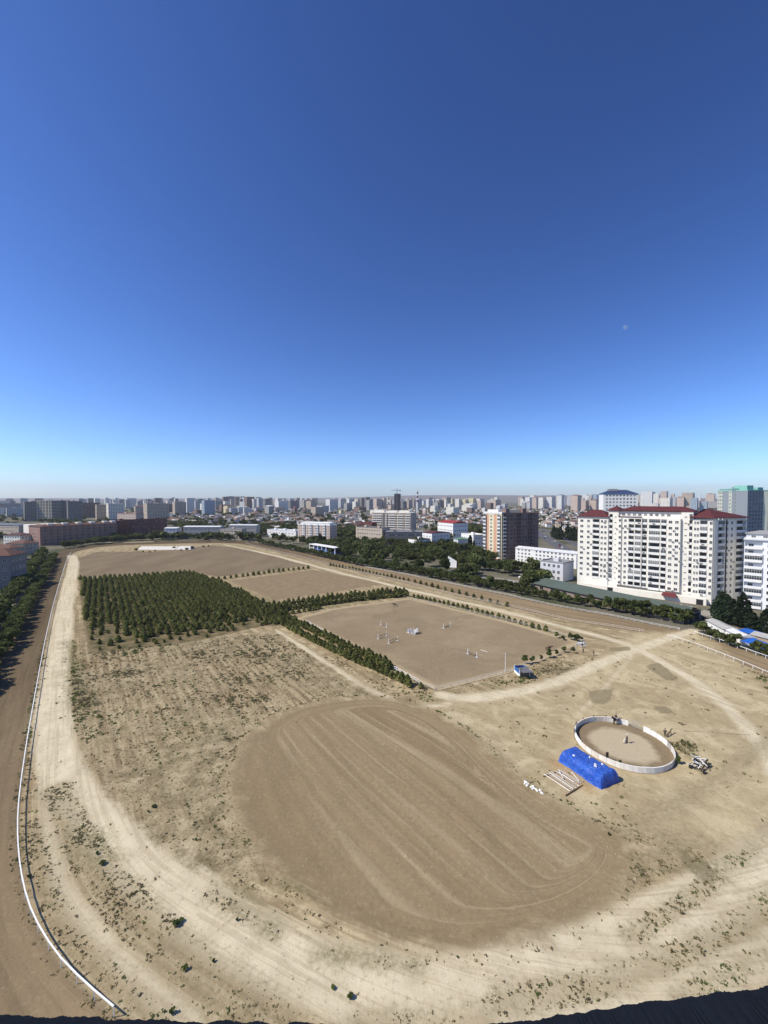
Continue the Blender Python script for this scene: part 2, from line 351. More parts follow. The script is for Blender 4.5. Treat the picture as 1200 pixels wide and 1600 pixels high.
def ground_material():
    t = NT('dry earth'); v = t.coord('Object')
    fl = t.attrv('flow'); sep = t.node('ShaderNodeSeparateXYZ'); t.l.new(fl, sep.inputs[0]); fv = sep.outputs[1]
    nb = t.noise(v, .045, 5, .6); nm = t.noise(v, .28, 5, .62); ns = t.noise(v, 1.6, 5, .65); nf = t.noise(v, 7.0, 4, .7)
    streak = t.noise(t.vmul(fl, (.035, 1.1, 1)), 1.0, 4, .6)
    streak2 = t.noise(t.vmul(fl, (.02, .33, 1)), 1.0, 4, .6)
    def mask(name, soft, amp, n=nm):
        return t.sm(t.math('ADD', t.attr(name), t.math('MULTIPLY', t.math('SUBTRACT', n, .5), amp)), -soft, soft)
    # city and open ground beyond the course
    c = t.mix(t.sm(nb, .35, .65), (.17,.15,.115), (.12,.115,.085)); c = t.mix(t.sm(t.noise(v, .02, 4), .48, .6), c, (.06,.068,.035))
    # inside of the course: pale straw-coloured dust over brown soil
    inn = t.mix(t.sm(nm, .34, .66), (.355,.275,.165), (.25,.185,.11))
    inn = t.mix(t.math('MULTIPLY', t.math('MULTIPLY', t.sm(streak2, .45, .6), t.sm(nm, .62, .42)), .62), inn, (.49,.40,.26)); inn = t.mix(t.math('MULTIPLY', t.sm(t.noise(v, .62, 5, .7), .5, .64), .55), inn, (.205,.155,.09))
    inn = t.mix(t.math('MULTIPLY', t.sm(streak, .54, .68), .55), inn, (.22,.165,.10))
    st3 = t.noise(t.vmul(fl, (.010, 1.7, 1)), 1.0, 2, .5); rut = t.math('MULTIPLY', t.sm(st3, .56, .59), t.sm(fv, 34, 16))
    inn = t.mix(t.math('MULTIPLY', rut, .55), t.vmul(inn, (1.08,1.08,1.08)), (.50,.42,.28)); inn = t.mix(t.math('MULTIPLY', t.sm(st3, .43, .38), t.math('MULTIPLY', t.sm(fv, 34, 16), .5)), inn, (.17,.13,.075))
    pat = t.noise(t.vmul(fl, (.055, .42, 1)), 1.0, 5, .65, .6); inn = t.mix(t.math('MULTIPLY', t.sm(pat, .52, .60), .8), inn, t.mix(t.sm(ns, .35, .6), (.25,.20,.115), (.17,.145,.075)))
    c = t.mix(mask('d_loop', .4, .8), c, inn)
    # race track, harrowed along its length
    tr = t.mix(t.sm(streak2, .35, .65), (.205,.145,.088), (.275,.20,.122)); tr = t.mix(t.math('MULTIPLY', t.sm(streak, .5, .7), .5), tr, (.15,.11,.065))
    tr = t.mix(t.math('MULTIPLY', t.sm(ns, .45, .7), .3), tr, (.30,.225,.13))
    mt = t.math('MULTIPLY', mask('d_out', .5, 1.2), t.math('SUBTRACT', 1.0, mask('d_loop', .4, .5)))
    sx = t.node('ShaderNodeSeparateXYZ'); t.l.new(v, sx.inputs[0]); dry = t.sm(sx.outputs[0], -150, 10)      # blends the track tone across x: darker on the left straight
    c = t.mix(mt, c, t.mix(dry, t.vmul(tr, (.46,.465,.47)), t.vmul(tr, (1.02,1.03,1.03))))
    # rough weedy field with plough lines
    pl = t.noise(t.vmul(t.attrv('plough'), (.05, .9, 1)), 1.0, 5, .65)
    fd = t.mix(t.sm(pl, .38, .62), (.235,.165,.10), (.45,.36,.235)); fd = t.mix(t.sm(nb, .4, .62), fd, t.mix(t.sm(nm, .35, .6), (.21,.165,.10), (.40,.32,.21)))
    fd = t.mix(t.math('MULTIPLY', t.sm(ns, .52, .68), .75), fd, (.17,.145,.075)); fd = t.mix(t.math('MULTIPLY', t.sm(nm, .55, .7), .6), fd, (.52,.43,.29))
    sp = t.noise(v, 2.6, 4, .72); fd = t.mix(t.math('MULTIPLY', t.sm(sp, .55, .63), .7), fd, (.13,.115,.055)); fd = t.mix(t.math('MULTIPLY', t.sm(sp, .43, .36), .5), fd, (.55,.46,.31))
    c = t.mix(mask('d_field', 1.6, 5.0), c, t.vmul(fd, (.88,.88,.85)))
    sd = t.mix(t.sm(nm, .3, .7), (.45,.365,.235), (.36,.285,.175)); sd = t.mix(t.math('MULTIPLY', t.sm(nb, .42, .6), .55), sd, (.32,.25,.15))
    tan = t.noise(t.vmul(t.attrv('plough'), (.03, .35, 1)), 1.3, 4, .6, .8)
    sd = t.mix(t.math('MULTIPLY', t.sm(tan, .52, .66), .3), sd, (.53,.45,.31)); wv = t.noise(v, .11, 6, .66, 1.4); sd = t.mix(t.math('MULTIPLY', t.sm(wv, .5, .6), .6), sd, (.52,.435,.29)); sd = t.mix(t.math('MULTIPLY', t.sm(wv, .44, .36), .6), sd, (.29,.22,.135)); sd = t.mix(t.math('MULTIPLY', t.sm(t.noise(v, .5, 5, .7, .6), .54, .66), .4), sd, (.25,.19,.115)); sd = t.mix(t.math('MULTIPLY', t.sm(ns, .58, .75), .5), sd, (.25,.195,.115))
    sd = t.mix(t.math('MULTIPLY', rut, .4), t.vmul(sd, (1.02,1.02,1.0)), (.53,.445,.30))
    c = t.mix(mask('d_sand', 3.0, 9.0), c, sd)
    f1 = t.mix(t.sm(t.noise(t.vmul(v, (1, .35, 1)), .06, 5), .35, .65), (.215,.155,.10), (.265,.195,.125)); f1 = t.mix(t.math('MULTIPLY', t.sm(nm, .55, .7), .4), f1, (.17,.14,.08))
    c = t.mix(mask('d_far1', 1.2, 5.0), c, t.vmul(f1, (.80,.82,.82))); c = t.mix(mask('d_far2', 1.0, 3.0), c, t.vmul(t.mix(t.sm(nm, .3, .7), (.25,.185,.115), (.31,.235,.15)), (.85,.84,.82)))
    pg = t.mix(t.sm(nm, .35, .65), (.075,.07,.032), (.20,.15,.085)); c = t.mix(mask('d_plant', 1.0, 4.0), c, pg)
    # pale beaten paths with wheel lines
    pc = t.mix(t.sm(nm, .3, .7), (.66,.575,.425), (.55,.47,.335)); pc = t.mix(t.math('MULTIPLY', t.sm(streak, .53, .59), .38), pc, (.36,.285,.185)); pc = t.mix(t.math('MULTIPLY', t.sm(st3, .57, .60), .35), pc, (.40,.32,.21))
    pc = t.mix(t.math('MULTIPLY', t.sm(ns, .58, .72), .5), pc, (.30,.24,.15))
    c = t.mix(t.math('MULTIPLY', mask('d_path', .9, 8.5, t.math('ADD', t.math('ADD', t.math('MULTIPLY', nm, .38), t.math('MULTIPLY', ns, .34)), t.math('MULTIPLY', streak2, .28))), .92), c, pc)
    bd = t.mix(t.sm(ns, .35, .65), (.33,.265,.17), (.23,.19,.11)); bd = t.mix(t.math('MULTIPLY', t.sm(streak, .5, .6), .4), bd, (.36,.29,.18))
    c = t.mix(t.math('MULTIPLY', mask('d_band', 1.2, 3.4, t.math('ADD', t.math('MULTIPLY', ns, .5), t.math('MULTIPLY', streak2, .5))), .62), c, bd)
    # harrowed oval
    ov = t.attrv('oval'); o1 = t.noise(t.vmul(ov, (.03, .85, 1)), 1.0, 5, .65, .5); o2 = t.noise(t.vmul(ov, (.02, .2, 1)), 1.0, 4, .55, .5)
    oc_ = t.mix(t.sm(o2, .36, .64), (.262,.195,.118), (.31,.235,.146)); oc_ = t.mix(t.math('MULTIPLY', t.sm(o1, .55, .66), .75), oc_, (.40,.315,.205))
    o3 = t.noise(t.vmul(ov, (.018, .30, 1)), 1.0, 3, .5, .3); oc_ = t.mix(t.math('MULTIPLY', t.sm(o3, .53, .62), .55), oc_, (.42,.34,.225)); oc_ = t.mix(t.math('MULTIPLY', t.sm(ns, .5, .75), .35), oc_, (.22,.16,.095)); oc_ = t.mix(t.math('MULTIPLY', t.sm(nb, .52, .7), .4), oc_, (.34,.26,.165))
    c = t.mix(mask('d_oval', 2.0, 6.0), c, t.vmul(oc_, (.87,.86,.83)))
    # riding arena and round pen
    ar = t.mix(t.sm(nb, .35, .62), (.262,.198,.125), (.215,.158,.097)); ar = t.mix(t.math('MULTIPLY', t.sm(nm, .45, .62), .55), ar, (.215,.165,.105)); ar = t.mix(t.math('MULTIPLY', t.sm(t.noise(v, .07, 5, .65, .8), .5, .6), .6), ar, (.185,.142,.092)); ar = t.mix(t.math('MULTIPLY', t.sm(ns, .5, .7), .35), ar, (.16,.12,.075)); ar = t.mix(t.math('MULTIPLY', t.sm(nf, .52, .66), .3), ar, (.33,.265,.18))
    ar = t.mix(t.sm(t.attr('d_arena'), 3.5, .3), ar, (.37,.285,.18))
    c = t.mix(mask('d_arena', .25, .5), c, t.vmul(ar, (1.14,1.16,1.18)))
    pr = t.attr('pen_r'); pc1 = t.mix(t.sm(t.math('ADD', pr, t.math('MULTIPLY', nm, 3.0)), 6.6, 8.4), (.44,.365,.255), (.22,.165,.105))
    c = t.mix(t.sm(pr, 9.2, 8.9), c, pc1)
    c = t.mix(t.math('MULTIPLY', mask('d_damp', .35, 2.2), .75), c, (.21,.17,.105))
    gr = t.mix(t.sm(ns, .4, .65), (.095,.105,.042), (.20,.17,.09)); gm = t.math('MULTIPLY', mask('d_green', 1.8, 6.0), t.sm(ns, .38, .6))
    c = t.mix(t.math('MULTIPLY', gm, .8), c, gr)
    c = t.mix(t.math('MULTIPLY', t.math('MULTIPLY', t.sm(t.math('ADD', t.attr('d_hay'), t.math('MULTIPLY', ns, 1.6)), 0.0, 1.8), t.sm(nm, .3, .6)), .55), c, (.42,.26,.12))
    # fine grain
    c = t.mix(t.math('MULTIPLY', t.sm(ns, .54, .68), .30), c, t.mix(.45, c, (.11,.085,.05))); c = t.mix(t.math('MULTIPLY', t.sm(ns, .46, .34), .25), c, t.mix(.4, c, (.62,.54,.41)))
    c = t.mix(t.math('MULTIPLY', t.sm(nf, .56, .72), .38), c, t.mix(.5, c, (.10,.075,.045))); c = t.mix(t.math('MULTIPLY', t.sm(nf, .44, .3), .35), c, t.mix(.5, c, (.60,.52,.40)))
    t.bump(t.math('ADD', t.math('MULTIPLY', nf, .6), t.math('ADD', ns, t.math('MULTIPLY', o1, .5))), .55, .12)
    c = t.vmul(c, (.99, 1.0, .95))
    return t.done(c, .97, .05)
gme = npmesh('ground', np.c_[GP, z], faces, ground_material(), smooth=True)
PEN_C = np.array([48.6, 82.0]); PEN_R = 8.75
hay = P([(865,1180),(885,1195),(935,1240),(925,1245),(880,1215),(850,1195)])
attrs = dict(d_loop=d_loop, d_out=d_out, d_oval=d_oval, d_arena=d_arena, d_plant=d_plant, d_far1=d_far1, d_far2=d_far2, d_field=d_field, d_sand=d_sand,
             d_path=d_path, d_band=d_band, d_damp=d_damp, d_green=d_green, pen_r=np.hypot(*(GP-PEN_C).T), d_hay=field(lambda p: sdf(p, hay), -50.))
for k, a in attrs.items():
    gme.attributes.new(k, 'FLOAT', 'POINT').data.foreach_set('value', np.clip(a, -60, 60).astype(np.float32))
def vattr(k, a): gme.attributes.new(k, 'FLOAT_VECTOR', 'POINT').data.foreach_set('vector', a.astype(np.float32).ravel())
vattr('flow', flow)
vattr('plough', np.c_[GP@np.array([-.60, .80]), GP@np.array([.80, .60]), np.zeros(nV)])
k_ = np.clip((np.clip(d_oval, 0, 60)-1)/4.5, 0, 1); k_ = k_*k_*(3-2*k_)
vattr('oval', np.c_[alo*.6, (1-k_)*d_oval+k_*(lin*.9+17), np.zeros(nV)])
ground = struct(link('ground', gme))
def ground_z(x, y):
    i = min(max(int(np.searchsorted(xs, x)), 1), nx-1); j = min(max(int(np.searchsorted(ys, y)), 1), ny-1)
    Z = z.reshape(ny, nx); a = (x-xs[i-1])/(xs[i]-xs[i-1]); b = (y-ys[j-1])/(ys[j]-ys[j-1])
    return float((Z[j-1,i-1]*(1-a)+Z[j-1,i]*a)*(1-b)+(Z[j,i-1]*(1-a)+Z[j,i]*a)*b)
def on(px, py):
    p = G(px, py); return Vector((p.x, p.y, ground_z(p.x, p.y)))

# ------------------------------------------------------------------ hills far off
def hills():
    v = []; f = []; n = 160; rows = [(6500, 0, 0), (7400, .55, 1), (8400, 1.0, 2), (9800, .9, 3), (12000, .2, 4)]
    for (d, k, s) in rows:
        for i in range(n):
            px = -1200+3600*i/(n-1)
            a = .5+.5*math.sin(px*.006+1.1); b = vnoise(np.array([[px*.011, s*.7]]), 1.0, 9)[0]
            g = .25+.75*math.exp(-((px-740)/230.0)**2)
            v.append((X(px, d), d, -6+k*(26+170*g*(.45+.35*a+.5*b))))
    m = len(rows)
    for r in range(m-1):
        for i in range(n-1): f.append((r*n+i, r*n+i+1, (r+1)*n+i+1, (r+1)*n+i))
    return npmesh('hills', np.array(v), np.array(f), M('dry hillside', (.17,.15,.13), .95, .05, .2, .01), smooth=True)
struct(link('hills', hills()))
# ------------------------------------------------------------------ buildings
def window_mesh(w, h, frame=WHITE, cross=1, fw=.07, proud=.07):
    """frame with a mullion and transom round a set-back pane; local x across, front towards -y"""
    m = MB(); t = fw
    m.box(-w/2, -.02, 0, w/2, .0, h, 1)
    m.box(-w/2-.02, -proud, -.05, w/2+.02, 0, t, 0); m.box(-w/2, -proud, h-t, w/2, 0, h, 0)
    m.box(-w/2, -proud, t, -w/2+t, 0, h-t, 0); m.box(w/2-t, -proud, t, w/2, 0, h-t, 0)
    for k in range(cross):
        x = -w/2+w*(k+1)/(cross+1); m.box(x-t/2, -proud+.01, t, x+t/2, 0, h-t, 0)
    return m.mesh('window', [frame, GLASS])
WM = {}
def wmesh(w, h, frame=WHITE, cross=1):
    k = (round(w, 2), round(h, 2), frame.name, cross)
    if k not in WM: WM[k] = window_mesh(w, h, frame, cross)
    return WM[k]
def balcony_mesh(w, d=.25, hp=1.05, mat=WHITEWALL):
    m = MB(); m.box(-w/2, -d, -.14, w/2, .95, 0, 0); m.box(-w/2, -d, 0, w/2, -d+.12, hp, 0)
    return m.mesh('balcony', [mat])
def glazing_mesh(w, h):
    m = MB(); n = max(2, int(w/.8)); t = .06
    m.box(-w/2, .02, 0, w/2, .05, h, 1)
    for k in range(n+1):
        x = -w/2+w*k/n; m.box(x-t/2, -.03, 0, x+t/2, .02, h, 0)
    m.box(-w/2, -.03, h-t, w/2, .02, h, 0); m.box(-w/2, -.03, h*.66, w/2, .02, h*.66+t, 0)
    return m.mesh('glazing', [WHITE, GLASS])
AC = None
def ac_mesh():
    m = MB(); m.box(-.45, -.42, 0, .45, -.08, .62, 0); m.box(-.3, -.43, .08, .12, -.42, .54, 1); m.box(-.4, -.35, -.06, -.34, 0, 0, 1); m.box(.34, -.35, -.06, .4, 0, 0, 1)
    return m.mesh('air_conditioner', [M('grey casing', (.42,.41,.39)), DARK])
def frame4(ox, oy, ang): return Matrix.Translation((ox, oy, 0)) @ rotz(ang)
def inst(name, me, root, fr, x, y, z_):
    o = bpy.data.objects.new(name, me); col.objects.link(o); o.parent = root
    o.matrix_local = fr @ Matrix.Translation((x, y, z_)); return o
def front(pA, pB):
    """frame at pA with +x towards pB (outward is -y)"""
    d = Vector((pB[0]-pA[0], pB[1]-pA[1], 0)); return d.length, math.atan2(d.y, d.x)
def grid(root, fr, xs_, zs, w, h, frame=WHITE, cross=1, y=0.0, skip=0.0, name='window'):
    me = wmesh(w, h, frame, cross)
    for x in xs_:
        for zz in zs:
            if random.random() < skip: continue
            inst(name, me, root, fr, x, y, zz)
def quads_windows(root, fr_list, mat=None, name='windows'):
    """windows of a far building as one part: each a dark pane standing in a thin surround"""
    m = MB()
    for (fr, L, floors, z0, fh, step, w, h) in fr_list:
        n = max(1, int(L/step)); off = (L-n*step)/2
        for k in range(n):
            for j in range(floors):
                x = off+(k+.5)*step; zz = z0+j*fh
                p = [fr @ Vector(q) for q in ((x-w/2, -.06, zz), (x+w/2, -.06, zz), (x+w/2, -.06, zz+h), (x-w/2, -.06, zz+h))]
                m.quad(*p)
    if m.v: return stuff(m.build(name, mat or GLASS, root))
AWALL = {}
def simple(name, label, cat, pA, pB, depth, h, floors, wall, step=3.2, w=1.4, wh=1.5, roof='flat', roofmat=GREYROOF, rh=2.5, parts=True, group=None, sides=('f','l','r'), z0=None, cross=1, wframe=WHITE, skip=0.0, base=0.0):
    """box building between the two front corners, seen from its front: walls, roof and every window a part"""
    L, a = front(pA, pB); t = thing(name, label, cat, (pA[0], pA[1], base), a, group)
    m = MB(); m.box(0, 0, -1.0, L, depth, h); m.build('wall', wall, t)
    r = MB()
    if roof == 'flat':
        r.box(-.15, -.15, h, L+.15, depth+.15, h+.12); r.box(-.15, -.15, h+.12, L+.15, .12, h+.75); r.box(-.15, depth-.12, h+.12, L+.15, depth+.15, h+.75)
        r.box(-.15, .12, h+.12, .12, depth-.12, h+.75); r.box(L-.12, .12, h+.12, L+.15, depth-.12, h+.75)
    elif roof == 'hip': r.hip(0, 0, L, depth, h, rh, depth*.45, 0, .5)
    elif roof == 'gable': r.hip(0, 0, L, depth, h, rh, .05, 0, .4)
    ro = r.build('roof', roofmat, t)
    if roof == 'flat':
        for k in range(max(1, int(L/16))):
            c = MB(); x = (k+.5)*L/max(1, int(L/16)); c.box(x-1.6, depth*.4, h+.12, x+1.6, depth*.4+3, h+2.2); c.build('stair_head', wall, ro)
    fh = h/floors; zz = [.9+fh*j for j in range(floors)] if z0 is None else [z0+fh*j for j in range(floors)]
    wh = min(wh, fh*.55)
    F_ = {'f': (frame4(0, 0, 0), L), 'r': (frame4(L, 0, math.pi/2), depth), 'l': (frame4(0, depth, -math.pi/2), depth)}
    if parts:
        for s in sides:
            fr, ln = F_[s]; n = max(1, int((ln-.8)/step)); off = (ln-n*step)/2
            grid(t, fr, [off+(k+.5)*step for k in range(n)], zz, w, wh, wframe, cross, skip=skip)
    else:
        quads_windows(t, [(F_[s][0], F_[s][1], floors, zz[0], fh, step, w, wh) for s in sides])
    return t
def gp(px, depth): return (X(px, depth), depth)

# --- the long cream apartment block with the dark red roof
def red_roof_block():
    A = np.array([111.0, 233.0]); B = np.array([154.5, 192.0]); C = np.array([177.0, 199.5])
    L, a = front(A, B); t = thing('apartment_block', 'long cream apartment block with a dark red roof, the tallest beside the track', 'apartment building', (A[0], A[1], 0), a)
    def lx(px):
        r = (px-600)/F; d = (B-A)/L; return (r*A[1]-A[0])/(d[0]-r*d[1])
    fh = 3.02; fr = frame4(0, 0, 0); z1 = 3.9
    rng = random.Random(3); ac = ac_mesh(); nac = [0]
    bal = {}
    def section(x0, x1, y, top, items, floors, fr=fr, wallm=CREAM, depth=15.0, zf=z1, wname='wall'):
        m = MB(); cuts = sorted([(i[1], i[2]) for i in items if i[0] == 'b']); x = x0
        for (b0, b1) in cuts:
            if b0 > x: m.box(x, y, -1, b0, y+2.0, top)
            m.box(b0, y+1.3, -1, b1, y+2.0, top); m.box(b0, y, -1, b1, y+1.3, zf-.14); m.box(b0, y, zf+floors*fh-.35, b1, y+1.3, top)
            x = b1
        if x < x1: m.box(x, y, -1, x1, y+2.0, top)
        m.box(x0, y+2.0, -1, x1, y+depth, top)
        m.build('wall', wallm, t, mat4=fr)
        for it in items:
            for j in range(floors):
                zz = zf+j*fh
                if it[0] == 'w':
                    _, xc, w, h = it; inst('window', wmesh(w, h), t, fr, xc, y, zz+.85)
                    if rng.random() < .17: inst('air_conditioner', ac, t, fr, xc+w/2+rng.uniform(.3,.8), y, zz+rng.uniform(-.1,.7))
                else:
                    _, b0, b1 = it; w = round(b1-b0-.02, 2); k = w
                    if k not in bal: bal[k] = (balcony_mesh(w, .18, 1.0, WHITEWALL), glazing_mesh(w, 1.78))
                    o = inst('balcony', bal[k][0], t, fr, (b0+b1)/2, y, zz)
                    if rng.random() < .3:
                        g = inst('glazing', bal[k][1], o, Matrix.Identity(4), 0, -.08, 1.0)
                    else:
                        inst('door', wmesh(round(w*.86, 1), 2.45, M('shade-dark frame', (.10,.075,.06)), max(1, int(w/1.4))), t, fr, (b0+b1)/2, y+1.3, zz)  # wide dark glass and dark frame put in the loggia's shade
                    if rng.random() < .2: inst('air_conditioner', ac, o, Matrix.Identity(4), rng.uniform(-w*.3, w*.3), -.18, .2)
    s = [lx(p) for p in (903.5, 951, 966.5, 1013, 1065, 1083.5, 1118)]
    section(s[0], s[1], 0, 40.2, [('w', lx(909.5), 1.7, 1.45), ('w', lx(920), 1.35, 1.45), ('b', lx(926.5), lx(937.2)), ('w', lx(941), 1.2, 1.45), ('w', lx(946.6), 1.2, 1.45)], 11, zf=z1+2.2)
    section(s[1], s[2], .5, 43.6, [('b', lx(952), lx(957.3)), ('w', lx(962), .9, .6)], 12, zf=z1+2.2)
    section(s[2], s[3], -.3, 40.6, [('w', lx(969.5), 1.2, 1.45), ('w', lx(978), 1.2, 1.45), ('b', lx(983), lx(991.5)), ('b', lx(992.8), lx(1002.5)), ('b', lx(1003.5), lx(1012))], 12)
    section(s[3], s[4], -.6, 40.6, [('b', lx(1015), lx(1032.5)), ('b', lx(1034), lx(1042.5)), ('w', lx(1048.5), 1.5, 1.45), ('w', lx(1058.5), 1.5, 1.45)], 12)
    section(s[4], s[5], .4, 43.8, [('w', lx(1072), 1.1, .6), ('b', lx(1077.5), lx(1082.5))], 13)
    section(s[5], L, 0, 40.4, [('w', lx(1087), .9, 1.45), ('w', lx(1091.3), .9, 1.45), ('b', lx(1094.5), lx(1106.5)), ('w', lx(1112), 1.1, 1.5)], 12)
    # set-back attic storey over the middle
    m = MB(); m.box(s[2]-1, 1.3, 40.6, s[4]+1, 14, 43.6); m.build('wall', CREAM, t)
    grid(t, fr, [s[2]+2.2+k*2.5 for k in range(int((s[4]-s[2]-3)/2.5))], [41.2], 1.5, 1.4, WHITE, 2, 1.3)
    # short end, turned away from the sun
    L2, a2 = front(B, C); fe = frame4(L, 0, a2-a)
    e = [0, 3.0, 8.3, 10.6, 15.3, 16.2, L2]
    section(0, L2, 0, 40.4, [('b', 3.6, 8.3), ('w', 10.1, 1.1, 1.5), ('w', 13.0, 1.4, 1.5), ('b', 16.4, L2-.5)], 12, fe, CREAM, 12.0)
    for x in (9.1, 15.6):
        p = MB(); p.box(x-.18, -.32, 0, x+.18, 0, 40.4); p.build('drainpipe', DARK if x < 10 else CREAM, t, mat4=fe)
    # red roofs
    r = MB(); r.hip(s[0]-.2, -.3, s[1], 15, 40.25, 3.6, 6, 0, .6); o1 = r.build('roof', REDROOF, t)
    r = MB(); r.hip(s[1]-1.0, .3, s[2]+.2, 15, 43.7, 2.4, 4, 0, .4); r.build('roof', REDROOF, t)
    r = MB(); r.hip(s[2]+.8, .8, s[5]-.2, 15, 43.9, 2.2, 5, 0, .7); r.build('roof', REDROOF, t)
    m = MB(); m.box(s[2], -.7, 40.65, (s[2]+s[3])/2+4, 1.3, 40.85); m.build('canopy', REDROOF, t)
    # big hipped roof over the near corner
    def w3(fr_, x, y, z_): return fr_ @ Vector((x, y, z_))
    m = MB(); zE = 41.3
    o = [w3(fr, s[5]-1.2, -.9, zE), w3(fr, L+.4, -1.0, zE), w3(fe, L2+.9, -.9, zE), w3(fe, L2+.9, 12.6, zE), w3(fr, s[5]-1.2, 14, zE)]
    pk = [w3(fr, s[5]+3.5, 6.5, zE+4.0), w3(fe, 6.5, 6.6, zE+4.0)]
    vs = o+[p-Vector((0,0,.25)) for p in o]+pk
    m.add(vs, [(0,1,11,10), (1,2,11), (2,3,11), (3,4,10,11), (4,0,10), (0,5,6,1), (1,6,7,2), (2,7,8,3), (3,8,9,4), (4,9,5,0), (9,8,7,6,5)])
    m.build('roof', REDROOF, t)
    att = MB()
    for k in range(9): att.box(s[5]+k*1.35, -.15, 40.4, s[5]+k*1.35+.2, .1, 41.1)
    att.build('roof_posts', WHITE, t)
    att = MB(); att.box(.3, .3, 40.4, L2-.3, 11, 41.1); att.build('attic', CREAM, t, mat4=fe)
    # base: retaining podium, shop band and entrance canopies
    m = MB(); m.box(s[0]+4, -3.2, -1, s[5]+6, 0-.62, 3.1); m.build('podium', CREAM, t)
    m = MB(); m.box(s[2], -.75, 2.9, s[4], -.6, 4.3); m.build('shopfront', M('dim shop glass', (.12,.12,.11), .3, .5), t)
    for x in (lx(958), lx(1098)):
        m = MB(); m.box(x-1.3, -3.32, 0, x+1.3, -3.2, 2.6); m.build('doorway', DARK, t)
    m = MB(); n = 7
    for k in range(n):
        q0, q1 = math.pi*k/n, math.pi*(k+1)/n
        m.box(lx(1051)+3*math.cos(q1), -5.2, 2.4, lx(1051)+3*math.cos(q0), -3.3, 2.5+1.7*max(math.sin(q0), math.sin(q1)))
    m.build('entrance_canopy', M('dull red canopy', (.20,.05,.05)), t)
    for px in (972, 1004.5, 1064.5, 1118):
        x = lx(px); m = MB(); m.box(x-.09, -.75, 4, x+.09, -.5 if px != 1118 else 0, 40.2); m.build('drainpipe', M('grey pipe', (.35,.34,.32)), t)
    # rooftop aerials
    m = MB()
    for k in range(6):
        x = s[2]+rng.uniform(0, s[5]-s[2]); m.tube((x, 8, 45), (x, 8, 48.2), .05, 4); m.tube((x-.6, 8, 47.8), (x+.6, 8, 47.8), .04, 4)
    m.build('aerial', STEEL, t)
red_roof_block()

# --- white block cut by the right edge of the frame
def white_block():
    A = (165.0, 187.0); B = (193.0, 160.5); L, a = front(A, B)
    t = thing('apartment_block', 'bright white apartment block with long balconies at the right edge, beside the dark firs', 'apartment building', (A[0], A[1], 0), a)
    fr = frame4(0, 0, 0); fh = 3.0; m = MB(); h = 31.5
    cuts = [(0.2, 6.2), (14.5, 21.0)]; x = 0
    for b0, b1 in cuts:
        m.box(x, 0, -1, b0, 1.5, h); m.box(b0, 1.2, -1, b1, 1.5, h); m.box(b0, 0, h-.9, b1, 1.2, h); x = b1
    m.box(x, 0, -1, L, 1.5, h); m.box(0, 1.5, -1, L, 13, h); m.build('wall', M('white painted plaster', (.80,.80,.80), .8, .2, .05, .15, streak=True), t)
    rng = random.Random(8)
    for b0, b1 in cuts:
        w = b1-b0-.02; bm_, gm = balcony_mesh(w, .6, 1.1, WHITE), glazing_mesh(w, 1.7)
        for j in range(10):
            o = inst('balcony', bm_, t, fr, (b0+b1)/2, 0, .6+j*fh)
            if rng.random() < .45: inst('glazing', gm, o, Matrix.Identity(4), 0, -.5, 1.1)
            inst('door', wmesh(1.8, 2.1), t, fr, b0+w*.35, 1.2, .6+j*fh)
    grid(t, fr, [8.6, 11.8, 23.4, 26.6, 30, 33.5], [1.5+j*fh for j in range(10)], 1.7, 1.5)
    m = MB(); m.box(-.3, -.7, h, L+.3, 13.3, h+.4); m.box(.5, 3, h+.4, L-.5, 10, h+2.6)
    m.build('roof', PALEROOF, t)
    m = MB(); m.hip(.2, 2.7, L-.2, 10.3, h+2.6, 1.4, 5, 0, .3); m.build('roof', GREYROOF, t)
    grid(t, fr, [3+k*4.0 for k in range(8)], [h+.9], 1.6, 1.1, WHITE, 1, 3.0)
white_block()

